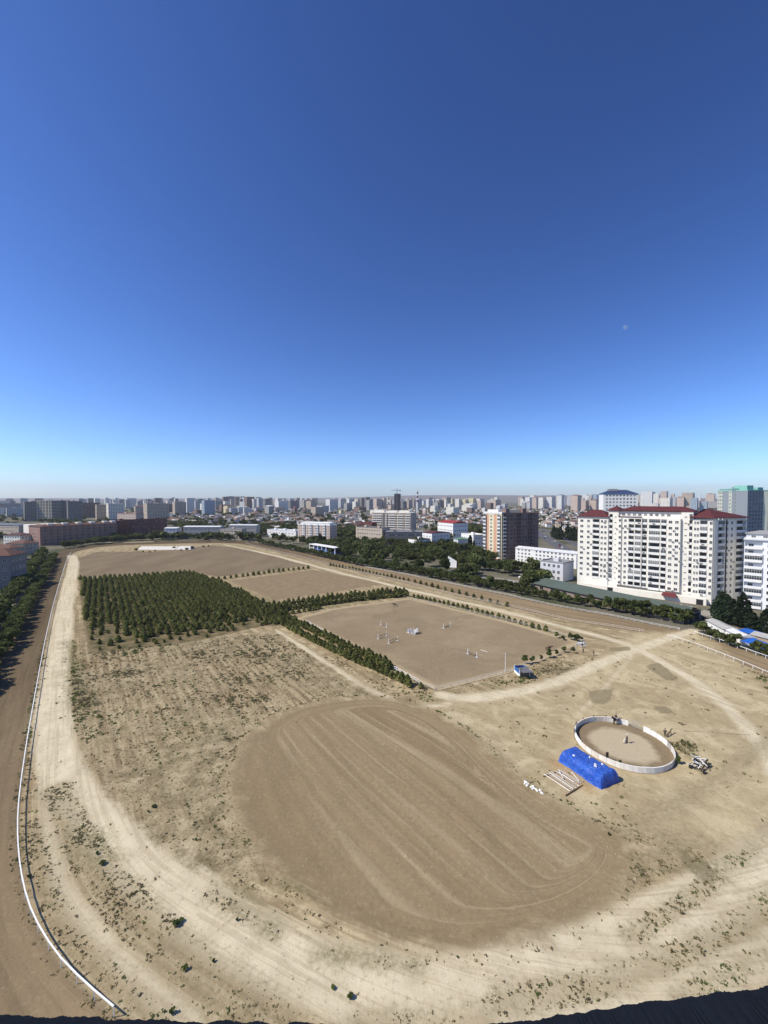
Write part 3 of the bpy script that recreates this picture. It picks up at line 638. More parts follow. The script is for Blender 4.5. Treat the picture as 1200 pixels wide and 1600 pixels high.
# --- tower with one peach striped face and one dark face
def peach_tower():
    A = (85.0, 349.0); B = (97.0, 337.0); C = (133.0, 352.0)
    L, a = front(A, B); t = thing('apartment_tower', 'twelve storey tower with a peach and cream striped end and a dark shaded side', 'apartment building', (A[0], A[1], 0), a)
    fr = frame4(0, 0, 0); h = 37.8; fh = 3.05
    PE = M('peach plaster', (.62,.36,.24), .85, .2, .06, .2); YE = M('pale yellow plaster', (.74,.66,.45), .85, .2, .06, .2); DB = M('shade-toned brown plaster', (.21,.145,.125), .9, .15, .1, .3)  # the brown is darkened to paint in the shade of the wide side
    for (x0, x1, mt) in ((0, 2.6, M('brick tan plaster', (.5,.36,.28))), (2.6, 5.0, PE), (5.0, 9.6, YE), (9.6, 12.4, PE), (12.4, L, YE)):
        m = MB(); m.box(x0, 0, -1, x1, 14, h); m.build('wall', mt, t)
    grid(t, fr, [7.2], [1.6+j*fh for j in range(12)], 1.6, 1.5)
    gm = glazing_mesh(2.4, 2.2); bm_ = balcony_mesh(2.5, 1.0, 1.0, WHITE)
    for j in range(12):
        for x in (1.3, 14.6):
            o = inst('balcony', bm_, t, fr, x, -.02, .9+j*fh); inst('glazing', gm, o, Matrix.Identity(4), 0, -.9, .8)
    L2, a2 = front(B, C); fe = frame4(L, 0, a2-a)
    m = MB(); ins = [(1.0, 4.2), (15.5, 20.0), (27.5, 32.0)]; x = 0
    for b0, b1 in ins:
        m.box(x, 0, -1, b0, 2, h); m.box(b0, 1.3, -1, b1, 2, h); x = b1
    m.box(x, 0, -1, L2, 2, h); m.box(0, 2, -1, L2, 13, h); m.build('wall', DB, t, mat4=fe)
    for b0, b1 in ins:
        bm2 = balcony_mesh(b1-b0-.02, .5, 1.0, WHITE if b0 == 1.0 else DB)
        for j in range(12):
            inst('balcony', bm2, t, fe, (b0+b1)/2, 0, .9+j*fh); inst('door', wmesh(1.6, 2.0, DB), t, fe, (b0+b1)/2, 1.3, .9+j*fh)
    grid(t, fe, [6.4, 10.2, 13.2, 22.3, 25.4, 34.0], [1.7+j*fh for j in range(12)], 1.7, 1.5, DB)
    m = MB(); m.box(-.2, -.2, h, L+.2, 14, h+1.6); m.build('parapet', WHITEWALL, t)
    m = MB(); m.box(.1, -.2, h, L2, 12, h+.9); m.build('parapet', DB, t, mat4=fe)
    for x in (5.0, 22.5):
        m = MB(); m.box(x, 1.0, h+.9, x+3.6, 6, h+4.4); m.build('roof_turret', DB, t, mat4=fe)
    m = MB(); m.box(9, 4, h+.9, 22.4, 11, h+3.6); m.build('lift_house', YE, t, mat4=fe)
    m = MB(); m.box(2, 3, h+1.6, 12, 12, h+3.4); m.build('lift_house', WHITEWALL, t)
peach_tower()

PINKC = M('pinkish cream plaster', (.60,.47,.38), .85, .2, .08, .2, streak=True)
PINKD = M('shaded pink plaster', (.36,.26,.21), .85, .2, .1, .2); SALMON = M('salmon plaster', (.33,.185,.14), .85, .2, .1, .2); MAROON = M('maroon brick', (.19,.08,.068), .9, .15, .14, .3); BRICK = M('orange brick', (.33,.15,.09), .9, .15, .14, .4)  # PINKD: pinkish cream with the salmon row's shade worked into the colour
GWHITE = M('grey white plaster', (.56,.56,.57), .85, .2, .07, .2); TAN = M('tan plaster', (.48,.40,.31), .85, .2, .1, .2)
simple('apartment_building', 'white four storey block with a long pale roof, right of the striped tower', 'apartment building', gp(806, 330), gp(902, 292), 11, 10.6, 4, WHITEWALL, 3.1, 1.5, 1.4, 'gable', PALEROOF, 1.3, cross=1, skip=.05)
for i, px in enumerate((827, 840, 853, 866, 879)): pass
simple('office_building', 'grey white three storey cube with a dark right side behind the green shed', 'office building', gp(845.5, 257), gp(881, 246), 14, 11.0, 3, GWHITE, 3.0, 1.5, 1.8, 'flat', GREYROOF, sides=('f',), wframe=GWHITE)
def peach_block():
    pA, pB = gp(465, 482), gp(515, 462); L, a = front(pA, pB)
    t = simple('apartment_building', 'seven storey pinkish cream block with white stepped attic, behind the blue and white stand', 'apartment building', pA, pB, 15, 20.0, 7, PINKC, 2.9, 1.3, 1.5, 'flat', WHITEWALL, cross=1)
    fr = frame4(0, 0, 0)
    for x in (L*.2, L*.42, L*.62, L*.84):
        m = MB(); m.box(x-1.5, -.9, 0, x+1.5, 0, 21.4); m.build('bay', WHITEWALL, t)
        grid(t, frame4(0, -.9, 0), [x], [1.2+j*2.86 for j in range(7)], 2.2, 1.5)
    m = MB(); m.box(2, 2.5, 20.2, L-2, 12, 22.6); m.hip(2, 2.5, L-2, 12, 22.6, .9, 4); m.build('attic', WHITEWALL, t)
peach_block()
def soviet_block():
    zs = [1.4+j*3.05 for j in range(10)]
    pA, pB = gp(581, 560), gp(642, 540); L, a = front(pA, pB)
    t = simple('apartment_building', 'ten storey cream slab block with lit balconies and a dark right end', 'apartment building', pA, pB, 26, 31.5, 10, TAN, 3.0, 1.4, 1.5, 'flat', CREAM, sides=('f','r'), z0=1.4)
    m = MB(); m.box(L*.29, -.12, 0, L*.34, 0, 31.4); m.build('shade_strip', DARKC, t)  # dark strips laid on the wall, painting the shade between the balcony bays
    m = MB(); m.box(L*.4, -.12, 0, L*.42, 0, 31.4); m.build('shade_strip', DARKC, t)
    for x0, x1 in ((.02, .26), (.36, .40), (.44, .62), (.66, .82), (.86, .98)):
        w = (x1-x0)*L; me = balcony_mesh(w, .9, 1.0, CREAM)
        for j in range(10): inst('balcony', me, t, frame4(0, 0, 0), (x0+x1)/2*L, -.02, .7+j*3.05)
    m = MB(); m.box(3, 3, 32, L*.3, 12, 35.5); m.box(L*.4, 3, 32, L*.62, 12, 34.6); m.box(L*.68, 3, 32, L-3, 14, 34.8); m.build('lift_house', CREAM, t)
soviet_block()
# --- long salmon row at the far left bend, and its neighbours
def salmon_row():
    A = (-403.0, 457.0); B = (-368.0, 438.0); C = (-330.0, 506.0)
    L, a = front(A, B); t = thing('apartment_building', 'long salmon six storey row following the left bend of the track, cream end wall lit', 'apartment building', (A[0], A[1], 0), a)
    L2, a2 = front(B, C); fe = frame4(L, 0, a2-a); h = 20.4
    m = MB(); m.box(0, 0, -1, 14, 30, h+1.5); m.build('wall', CREAM, t)
    m = MB(); m.box(14, -.5, -1, L, 14, h); m.build('wall', SALMON, t)
    grid(t, frame4(0, -.5, 0), [18, 22.5, 27, 31.5, 36], [1.5+3.4*j for j in range(6)], 2.2, 1.6)
    m = MB(); m.box(0, 0, -1, L2, 14, h); m.build('wall', SALMON, t, mat4=fe)
    for k in range(13):
        x = 1.5+k*6.0; p = MB(); p.box(x, -.35, 0, x+.7, 0, h); p.build('pilaster', PINKD, t, mat4=fe)
    p = MB()
    for j in range(1, 7): p.box(0, -.18, j*3.4-.3, L2, 0, j*3.4)
    p.build('string_course', PINKD, t, mat4=fe)
    grid(t, fe, [3.6+k*3.0 for k in range(25) if k % 2 == 0], [1.3+3.4*j for j in range(6)], 1.9, 1.5, PINKD)
    bm_ = balcony_mesh(2.2, .9, 1.0, PINKD)
    for k in range(12):
        for j in range(1, 6): inst('balcony', bm_, t, fe, 6.3+k*6.0, -.02, .5+3.4*j)
    r = MB(); r.hip(12, -.5, L+.4, 14, h, 1.9, 6); r.build('roof', BROWNROOF, t)
    r = MB(); r.hip(0, 0, L2, 14, h+.05, 2.0, 6); ro = r.build('roof', BROWNROOF, t, mat4=fe)
    for x in (8, 22, 36, 50, 64, 73):
        p = MB(); p.box(x, 3, h+.6, x+5, 9, h+3.0); p.build('dormer', WHITEWALL if x % 4 else CREAM, ro)
salmon_row()
simple('apartment_building', 'maroon brick block in shade right of the salmon row', 'apartment building', gp(185, 510), gp(205, 545), 18, 22.5, 7, MAROON, 3.0, 1.5, 1.6, 'flat', BROWNROOF, wframe=MAROON)
simple('apartment_building', 'dark maroon brick corner block facing the far bend, tallest of the maroon pair', 'apartment building', gp(205, 520), gp(255, 528), 16, 23.5, 7, MAROON, 3.0, 1.5, 1.6, 'flat', BROWNROOF, wframe=MAROON)
simple('apartment_building', 'pink and white striped seven storey block behind the maroon brick blocks', 'apartment building', gp(183, 640), gp(212, 628), 14, 27.5, 8, PINKC, 3.4, 1.8, 1.6, 'flat', SALMON)
simple('school_building', 'long white three storey building with a white roof beyond the far bend', 'school', gp(286, 520), gp(343, 520), 13, 14.6, 3, M('dim white plaster', (.36,.35,.33)), 3.6, 1.9, 1.7, 'gable', PALEROOF, 1.2, sides=('f','l'))
simple('school_building', 'beige three storey building with deep loggias, joined to the white roofed school', 'school', gp(344, 508), gp(377, 500), 10, 13.0, 3, TAN, 3.6, 2.3, 1.9, 'flat', GREYROOF, sides=('f','l'))
simple('school_building', 'white roofed wing behind the beige loggia building', 'school', gp(357, 540), gp(400, 536), 12, 15.5, 3, M('dim white plaster', (.36,.35,.33)), 3.6, 1.9, 1.7, 'gable', PALEROOF, 1.1, sides=('f',))
simple('house', 'small white two storey house at the left of the school', 'house', gp(256, 515), gp(276, 515), 12, 13.2, 3, GWHITE, 4.0, 2.2, 1.6, 'gable', PALEROOF, 1.2, sides=('f',))
simple('warehouse', 'long white flat roofed hall left of the pinkish cream block', 'hall', gp(417, 545), gp(462, 515), 14, 9.5, 2, WHITEWALL, 6.0, 2.2, 1.2, 'flat', PALEROOF, sides=('f',))
simple('office_building', 'dark red cube left of the ten storey slab', 'office building', gp(562, 545), gp(581, 538), 16, 18.5, 5, MAROON, 3.4, 1.8, 1.5, 'flat', MAROON, sides=('f','l'), wframe=MAROON)
simple('apartment_building', 'beige four storey house with dark balconies below the dark red cube', 'apartment building', gp(556, 480), gp(597, 455), 14, 17.5, 4, TAN, 3.6, 2.0, 1.6, 'flat', DARKC, sides=('f','r'))
simple('hall', 'wide grey glass hall with a white canopy in front of the ten storey slab', 'hall', gp(602, 440), gp(662, 440), 22, 14.5, 3, DARKC, 3.0, 2.2, 1.8, 'flat', GREYROOF, sides=('f',), wframe=STEEL)
simple('school_building', 'white walled school with a flat dark red roof behind the trees', 'school', gp(660, 430), gp(675, 418), 26, 15.0, 3, WHITEWALL, 4.5, 1.6, 1.4, 'gable', REDROOF, 1.3, sides=('f','r'))
simple('school_building', 'larger red roofed school building behind, with a white gable end', 'school', gp(684, 520), gp(708, 490), 22, 21.0, 4, WHITEWALL, 3.2, 1.5, 1.5, 'gable', M('bright red roof sheet', (.30,.04,.035), .6), 2.4, sides=('f','r'))
simple('shop_building', 'low white building with a flat brown roof among the trees', 'house', gp(638, 415), gp(652, 402), 16, 9.8, 2, WHITEWALL, 4, 1.3, 1.2, 'flat', M('brown felt roof', (.12,.095,.08)), sides=('f',))
simple('house', 'pale house with a flat cream roof left of the striped tower', 'house', gp(721, 420), gp(740, 400), 14, 14.5, 3, WHITEWALL, 3.4, 1.5, 1.5, 'flat', CREAM, sides=('f','r'))
simple('house', 'small house with a green roof behind the tall cypress', 'house', gp(709, 410), gp(716, 400), 12, 10.5, 2, GWHITE, 4, 1.3, 1.2, 'hip', M('bright green roof', (.11,.20,.13)), 1.6, sides=('f',))
def white_slab():
    t = thing('wall', 'bright white sheeted wall standing among the trees of the grove', 'wall', (X(700, 300), 300, 0), -.35)
    for k in range(4): m = MB(); m.add([(k*1.6,0,0),(k*1.6+1.56,0,0),(k*1.6+1.56,.12,0),(k*1.6,.12,0),(k*1.6,1.2,8.2-k*.9),(k*1.6+1.56,1.2,7.4-k*.9),(k*1.6+1.56,1.32,7.4-k*.9),(k*1.6,1.32,8.2-k*.9)], [(0,3,2,1),(4,5,6,7),(0,1,5,4),(1,2,6,5),(2,3,7,6),(3,0,4,7)]); m.build('sheet', WHITE, t)
    m = MB(); m.tube((.3,3.5,0), (.3,1.4,7.4), .09, 5); m.tube((5.8,3.2,0), (5.8,1.4,4.6), .09, 5); m.build('prop', STEEL, t)
white_slab()
# --- hall with the faded green roof beside the track
def green_shed():
    A = np.array([83.0, 226.0]); B = np.array([119.5, 162.5]); L, a = front(A, B)
    t = thing('long_shed', 'very long low shed with a faded green roof beside the right straight', 'shed', (A[0], A[1], 0), a); W = 15.5; e = 3.4; rid = 5.9
    m = MB(); m.box(0, .3, -1, L, .55, e); m.box(0, W-.55, -1, L, W-.3, e); m.box(0, .55, -1, .3, W-.55, e); m.build('wall', M('dull brick', (.26,.2,.16)), t)
    m = MB(); m.add([(-.4,-.6,e),(L+.5,-.6,e),(L+.5,W/2,rid),(-.4,W/2,rid),(-.4,W+.6,e),(L+.5,W+.6,e)], [(0,1,2,3),(3,2,5,4)])
    m.add([(-.4,-.6,e-.14),(L+.5,-.6,e-.14),(L+.5,W/2,rid-.14),(-.4,W/2,rid-.14),(-.4,W+.6,e-.14),(L+.5,W+.6,e-.14)], [(3,2,1,0),(4,5,2,3)])
    m.add([(L+.5,-.6,e),(L+.5,-.6,e-.14),(L+.5,W/2,rid-.14),(L+.5,W/2,rid),(L+.5,W+.6,e-.14),(L+.5,W+.6,e)], [(0,1,2,3),(3,2,4,5)])
    m.build('roof', GREENROOF, t)
    m = MB()
    for k in range(1, 12): m.box(k*L/12-.06, -.58, e+.02, k*L/12+.06, W/2, e+.03)
    for y in (.7, 4.6, 9.0, W-.9):
        p = MB(); p.box(L-.25, y-.2, 0, L+.05, y+.2, e); p.build('pillar', CONC, t)
    p = MB(); p.box(L-.2, .55, e-.5, L, W-.55, e); p.build('beam', CONC, t)
    for k in range(10):
        x = 4+k*7; p = MB(); p.box(x, .22, 1.0, x+2.2, .3, 2.6); p.build('opening', DARK, t)
green_shed()
# --- small white frame stand with blue infill
def stand():
    pA, pB = gp(483, 388), gp(523, 356); L, a = front(pA, pB)
    t = thing('grandstand', 'small white framed stand with blue panels beside the far straight', 'grandstand', (pA[0], pA[1], 0), a); h = 7.2
    m = MB(); m.box(-.3, -.6, h, L+.3, 7, h+.45); m.build('roof', WHITE, t)
    m = MB(); m.box(0, .0, 0, L, 7, .9); m.build('plinth', WHITEWALL, t)
    n = 6
    for k in range(n+1):
        x = .25+(L-.5)*k/n; p = MB(); p.box(x-.28, 0, .9, x+.28, .5, h); p.build('post', WHITE, t)
    m = MB(); m.box(L*.2, 1.2, .9, L-.4, 1.4, 4.3); m.build('seat_panel', M('blue seats', (.06,.13,.33)), t)
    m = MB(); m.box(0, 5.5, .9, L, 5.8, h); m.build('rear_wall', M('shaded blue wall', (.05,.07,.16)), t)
    m = MB(); m.box(.2, .05, 4.2, L*.2, .3, 4.6); m.build('rail', WHITE, t)
stand()
def villa(label, pA, pB, depth, h, floors, wall, roof, rh=2.4):
    return simple('villa', label, 'house', pA, pB, depth, h, floors, wall, 3.4, 1.6, 1.6, 'hip', roof, rh, sides=('f','r'))
GREYW = M('grey rendered wall', (.20,.195,.19), .9, .15, .1, .3)  # wall colour lowered to carry the shade on the villa's front
villa('grey villa with a brown tiled roof at the left edge behind trees', (-236, 219), (-208, 227), 16, 18.5, 4, GREYW, BROWNROOF, 3.6)
villa('small house with a reddish brown roof left of the salmon row', gp(8, 370), gp(34, 366), 14, 10, 3, TAN, BROWNROOF)
villa('brown roofed house at the left edge above the grey villa', gp(-30, 330), gp(12, 326), 14, 10.5, 3, TAN, BROWNROOF)
villa('dark roofed house half hidden behind the brown roofed houses', gp(4, 440), gp(30, 436), 16, 11, 3, CREAM, M('dark brown roof', (.09,.05,.045)))
simple('office_building', 'long cream three storey building with a blue grey roof at the far left', 'office building', gp(-20, 520), gp(28, 505), 18, 17.5, 4, TAN, 3.6, 1.8, 1.6, 'hip', M('blue grey roof', (.13,.15,.18)), 2.0, sides=('f','r'))
def pool_roof():
    t = thing('round_tank', 'low round white rimmed tank behind the left tree belt', 'tank', tuple(gp(29, 372))+(0,), 0)
    m = MB(); pts = [(5.5*math.cos(k*math.pi/8), 5.5*math.sin(k*math.pi/8)) for k in range(16)]; m.prism(pts, 0, 4.6); m.build('basin', WHITEWALL, t)
    m = MB(); m.prism([(p[0]*.86, p[1]*.86) for p in pts], 4.6, 4.64); m.build('cover', M('pale green cover', (.30,.36,.33)), t)
pool_roof()
# --- low white wall ruin inside the far end of the course
def far_wall():
    t = thing('low_stand', 'long low white wall with bushes inside the far bend of the course', 'wall', tuple(gp(212, 404))+(0,), 0); L = X(271, 404)-X(212, 404)
    m = MB(); m.add([(0,0,0),(L,0,0),(L,9,2.4),(0,9,2.4),(0,9.4,0),(L,9.4,0)], [(0,1,2,3),(3,2,5,4),(0,3,4),(1,5,2)]); m.build('terrace', M('whitewashed stone', (.62,.59,.52), .9, .1, .14, .8), t)
    m = MB(); m.add([(L+1,0,0),(L+16,0,0),(L+14,5,3.2),(L+3,5,3.2),(L+1,11,0),(L+16,11,0)], [(0,1,2,3),(3,2,5,4),(0,3,4),(1,5,2)]); m.build('mound', M('whitewashed stone', (.62,.59,.52)), t)
far_wall()

# ------------------------------------------------------------------ skyline of tower blocks
def wallm(k):
    return {'w': WHITEWALL, 'c': CREAM, 'g': CONC, 'd': M('slate grey render', (.21,.20,.19), .9, .15, .1, .1), 'b': M('brown render', (.23,.16,.125), .9, .15, .1, .1), 'p': PINKC,
            'y': M('yellow render', (.68,.60,.38), .9, .15, .06, .1), 't': TAN, 'l': M('light grey render', (.50,.50,.50), .9, .15, .08, .1), 's': M('bluish cladding', (.33,.40,.46), .5, .4, .08, .1)}[k]
CN = {'w': 'white', 'c': 'cream', 'g': 'grey concrete', 'd': 'slate grey', 'b': 'brown', 'p': 'pinkish', 'y': 'pale yellow', 't': 'tan', 'l': 'light grey', 's': 'bluish glassy'}
FOOT = []
def where(px):
    for lim, tx in ((60, 'at the left edge'), (130, 'above the salmon row'), (190, 'above the salmon row end'), (260, 'above the maroon blocks'), (350, 'above the white school'), (420, 'above the far hall'),
                    (470, 'left of the pinkish block'), (560, 'above the pinkish block'), (650, 'above the ten storey slab'), (760, 'left of the striped tower'), (850, 'above the striped tower'),
                    (905, 'right of the striped tower'), (1010, 'behind the left red roof'), (1120, 'behind the right red roof'), (1300, 'at the right edge')):
        if px < lim: return tx
def tower(px0, px1, yt, yb, k, ratio=.38, cap=None, label=None, far=False):
    d = min(F*H/max(yb-HY, 6), 4200.0); h = ZT(yt, d); w = (px1-px0)/F*d
    a = max(ratio*w/.72, 3); b = max((1-ratio)*w/.69, 3); cx = X(px0+ratio*(px1-px0), d); c = (cx, d)
    fl = max(3, int(h/3.1)); FOOT.append((cx, d+10, w*.8+8))
    lab = label or ('far %s tower on the horizon %s' % (CN[k], where(px0)) if far else '%s tower block on the skyline %s' % (CN[k], where(px0)))
    st = 3.4 if d < 1500 else 4.6
    t = simple('tower_block', lab, 'tower block', (cx-a*.72, d+a*.69), c, b, h, fl, wallm(k), st, st*.46, 1.5, 'hip' if cap else 'flat', cap or wallm(k), 3.0, parts=False, group='tower blocks on the skyline')
    return t
RC = M('rust red roof', (.22,.07,.055)); BC = M('navy roof sheet', (.04,.06,.13), .5)
TW = [(0,26,794,808,'l'),(-30,10,787,803,'g'),(26,58,784.5,815,'d'),(80,100,782.5,814,'d'),(98,119,783.5,815,'d'),(118,145,786,809,'b'),(145,160,789,812,'t'),(160,184,787,812.5,'c'),
 (216,252,787,814,'t'),(250,268,788,803,'b'),(266,285,784.5,806,'t'),(287,300,778.5,802,'w'),(300,312,782,797,'l'),(312,331,782,806,'s'),(331,346,783,796,'g'),(347,357,783.5,799,'c'),(352,364,775.5,790,'d'),
 (364,373,776,789,'b'),(373,381,775.8,789,'d'),(380,395,776.5,796,'b'),(392,401,780,796,'c'),(400,409,778.5,797,'l'),(409,421,779.5,793,'d'),(428,447,783,799,'w'),(447,465,782.5,796,'d'),(466,490,781.5,795,'g'),
 (484,492,778.5,792,'t'),(508,527,780.5,799,'w'),(527,541,779.5,794,'l'),(537,550,786.5,799,'g'),(541,551,779.5,794,'w'),(550,562,784,797,'c'),(562,569,778.3,797,'d'),(568,578,777,796,'d'),(572,583,781.5,798,'g'),(583,597,779.5,794,'p'),(597,604,780,792,'c'),
 (625,636,783.5,796,'d'),(634,645,778.8,790,'w'),(645,660,780.5,792,'l'),(665,679,777.8,790,'d'),(682,695,782,794,'b'),(692,706,777.2,792,'t'),(703,711,779.5,791,'y'),(712,723,779.8,794,'c'),(722,733,781,794,'y'),(733,749,778.5,794,'y'),(744,758,779.5,794,'c'),
 (761,773,786,799,'b'),(767,786,781,797,'p'),(773,781,777,790,'c'),(811,824,776.5,790,'t'),(822,834,777,793,'w'),(833,844,777.5,794,'p',RC),(843,857,777,795,'c',RC),(856,872,776,795,'w',RC),(872,886,773.6,796,'w',BC),(888,896,774,790,'l'),
 (895,914,774,800,'p',RC),(908,926,782,799,'p'),(925,942,781.5,799,'p',RC),(927,940,772.8,787,'s',BC),(912,922,773,787,'w'),(1008,1035,768.5,792,'w'),(1035,1051,767.5,790,'p'),(1037,1062,779,800,'c'),(1062,1078,777,796,'p',RC),(1072,1098,770,796,'t'),(1083,1099,778.5,800,'s'),(1098,1116,784,800,'s'),(1108,1128,771.5,793,'p',RC)]
for tw in TW: tower(tw[0], tw[1], tw[2], tw[3], tw[4], .38 if tw[1]-tw[0] > 12 else .45, tw[5] if len(tw) > 5 else None)
def frame_tower():
    d = 930.0; h = ZT(782, d); pA, pB = gp(58, d), gp(80, d-6); L, a = front(pA, pB)
    t = thing('tower_block', 'unfinished tower of bare floor slabs with open sides, above the salmon row', 'building under construction', (pA[0], pA[1], 0), a); W = 22
    FOOT.append((pA[0]+L/2, d+10, 26)); n = 14; fh = h/n
    for j in range(n+1):
        m = MB(); m.box(-1.2, -1.2, j*fh-.35, L+1.2, W, j*fh+.25); m.build('floor_slab', CREAM, t)
    for k in range(6):
        x = k*L/5; m = MB(); m.box(x-.4, -.4, 0, x+.4, .4, h); m.build('column', CREAM, t)
    m = MB(); m.box(L*.45, 1, 0, L*.62, W-1, h-.4); m.box(.5, 5, 0, L-.5, W-1, h-.4); m.build('core', DARKC, t)
frame_tower()
def crane_tower():
    d = 1450.0; h = ZT(771.5, d); w = 9.5/F*d; x0 = X(616, d)
    t = thing('tower_block', 'dark brown unfinished tower under a crane, highest in the middle of the skyline', 'building under construction', (x0, d, 0), -.1)
    FOOT.append((x0+w/2, d+10, 20)); n = 22; fh = h/n
    m = MB(); m.box(0, 0, -1, w, w, h); m.build('core', M('brown formwork', (.115,.075,.06)), t)
    for j in range(n+1):
        m = MB(); m.box(-.7, -.7, j*fh-.2, w+.7, w+.7, j*fh+.2); m.build('floor_slab', DARKC, t)
    c = thing('tower_crane', 'thin tower crane rising over the dark brown unfinished tower', 'crane', (x0+w*.45, d-3, 0), .15)
    ht = ZT(766.2, d); m = MB()
    for sx in (-1, 1):
        for sy in (-1, 1): m.box(sx*.9-.22, sy*.9-.22, 0, sx*.9+.22, sy*.9+.22, ht+5)
    for j in range(int(ht/4)): m.tube((-.9, -.9, j*4), (.9, -.9, j*4+4), .16, 4); m.tube((.9, .9, j*4), (-.9, .9, j*4+4), .16, 4)
    m.build('mast', STEEL, c)
    m = MB(); m.box(-20, -.7, ht-.6, 14, .7, ht+.8); m.tube((0, 0, ht+6), (-18, 0, ht+.6), .14, 4); m.tube((0, 0, ht+6), (12, 0, ht+.6), .14, 4); m.build('jib', STEEL, c)
    m = MB(); m.box(10, -1, ht-3, 14, 1, ht-.6); m.build('counterweight', CONC, c)
crane_tower()
def chimney():
    d = 1500.0; t = thing('chimney', 'tall white factory chimney with dark red bands, right of the crane', 'chimney', (X(652.3, d), d, 0)); h = ZT(765, d)
    bands = [(0, .46, WHITEWALL)] + [(.46+k*.09, .46+(k+1)*.09, REDROOF if k % 2 == 0 else WHITEWALL) for k in range(6)]
    for (a, b, mt) in bands:
        m = MB(); m.tube((0,0,h*a), (0,0,h*b), 3.6-1.3*a, 10, 0, 3.6-1.3*b); m.build('band' if a else 'shaft', mt, t)
    FOOT.append((X(652, d), d, 10))
chimney()
def blue_roof_house():
    t = simple('apartment_building', 'white block with a navy hipped roof standing behind the red roofed block', 'apartment building', gp(942.5, 400), gp(997, 392), 18, 55.0, 17, WHITEWALL, 3.0, 1.7, 1.6, 'hip', BC, 4.0, sides=('f','r'), z0=1.0)
    m = MB(); m.box(6, 5, 58.0, 14, 12, 60.0); m.build('roof_cap', GREYROOF, t)
blue_roof_house()
def teal_block():
    G1 = M('greenish cream concrete', (.52,.54,.45), .9, .15, .08, .1); G2 = M('blue grey concrete', (.35,.39,.40), .9, .15, .08, .1); TE = M('turquoise sheeting', (.22,.47,.40), .7)
    t = simple('apartment_building', 'unfinished pale concrete block with turquoise roof netting at the right edge', 'building under construction', gp(1121, 372), gp(1143, 350), 26, 57.0, 18, G1, 3.0, 1.5, 1.6, 'flat', TE, sides=('f',), wframe=CONC)
    pA, pB = gp(1143, 350), gp(1170, 346); L, a = front(pA, pB)
    t = simple('apartment_building', 'grey concrete block with a glazed stair strip, beside the turquoise netting', 'building under construction', pA, pB, 24, 58.5, 18, G2, 5.5, 1.9, 1.7, 'flat', TE, sides=('f',), wframe=G1)
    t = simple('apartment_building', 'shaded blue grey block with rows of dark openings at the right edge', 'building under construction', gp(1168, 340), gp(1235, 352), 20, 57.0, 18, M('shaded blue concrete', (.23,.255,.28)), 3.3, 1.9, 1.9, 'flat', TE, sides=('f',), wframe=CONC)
    m = MB(); m.box(2, 2, 57.7, 9, 12, 61.5); m.box(14, 2, 57.7, 20, 10, 60); m.build('roof_netting', TE, t)
teal_block()
# the further rows of towers along the horizon
rr = random.Random(21)
for c0, c1, y0, y1, n, pal in ((-20, 130, 778, 784, 16, 'dglb'), (130, 345, 778, 783, 30, 'lgcbwd'), (345, 420, 776, 781, 12, 'dbtl'), (420, 660, 778, 782, 40, 'wlcgpt'), (655, 760, 779, 783, 12, 'ywcp'), (800, 905, 774, 780, 14, 'wcpt'), (905, 1130, 771, 779, 18, 'pwclt')):
    for _ in range(n):
        px = rr.uniform(c0, c1); w = rr.uniform(5, 11); tower(px, px+w, rr.uniform(y0, y1), rr.uniform(788, 794.5), rr.choice(pal), rr.uniform(.3, .5), far=True)
for _ in range(95):                                   # mid-rise slabs before and between the towers
    px = rr.uniform(-20, 1140); yb = rr.uniform(795, 806) if px < 780 else rr.uniform(793, 800); w = rr.uniform(6, 22); d = F*H/(yb-HY)
    if any((X(px+w/2, d)-fx)**2+(d-fy)**2 < (f_+w/F*d*.5)**2 for fx, fy, f_ in FOOT) or (820 < px < 885 and d < 1300): continue
    tower(px, px+w, yb-rr.uniform(6, 13), yb, rr.choice('wccttplgby'), rr.uniform(.35, .6), rr.choice([None, None, None, RC, PALEROOF, BROWNROOF]), '%s %s slab %s')
for o in [o for o in bpy.data.objects if o.get('label') == '%s %s slab %s']:
    px = 600+o.location.x/o.location.y*F; m_ = [c for c in o.children if c.name.startswith('wall')][0].data.materials[0]
    o['label'] = '%s mid rise slab in the city %s' % (next((CN[k] for k in CN if wallm(k) is m_), 'pale'), where(px))
for _ in range(70):
    px = rr.uniform(130, 1130); w = rr.uniform(4, 8); yt = (777 if px < 640 else 779.5 if px < 790 else 775 if px < 900 else 772)+rr.uniform(0, 4); tower(px, px+w, yt, rr.uniform(787.6, 790), rr.choice('wwcclpty'), rr.uniform(.35, .55), far=True)
# ------------------------------------------------------------------ roads
def road(name, pts, w, mat, zz=.03):
    p = chaikin(np.array(pts, float), 2); m = MB(); L = []; Rr = []
    for i in range(len(p)):
        a = p[max(i-1, 0)]; b = p[min(i+1, len(p)-1)]; d = (b-a)/np.linalg.norm(b-a); n = np.array([-d[1], d[0]])
        L.append((*(p[i]+n*w/2), zz)); Rr.append((*(p[i]-n*w/2), zz))
    for i in range(len(p)-1): m.quad(Rr[i], Rr[i+1], L[i+1], L[i])
    return struct(m.build(name, mat))
ASPH = M('grey asphalt', (.11,.11,.115), .9, .15, .15, .2)  # the road's own even grey
road('road', [(250, 700), (218, 560), (196, 470), (178, 400), (166, 330)], 15, ASPH)
road('road', [(268, 700), (238, 560), (216, 470), (198, 400), (186, 330)], 9, ASPH, .034)
road('yard', [(60, 262), (95, 232), (140, 180), (165, 150), (190, 120)], 11, M('pale yard concrete', (.30,.275,.235), .95, .1, .2, .2), .028)
road('pavement', [(100, 246), (125, 222), (160, 190)], 6, M('pale paving', (.40,.38,.34), .95, .1, .15, .4), .038)
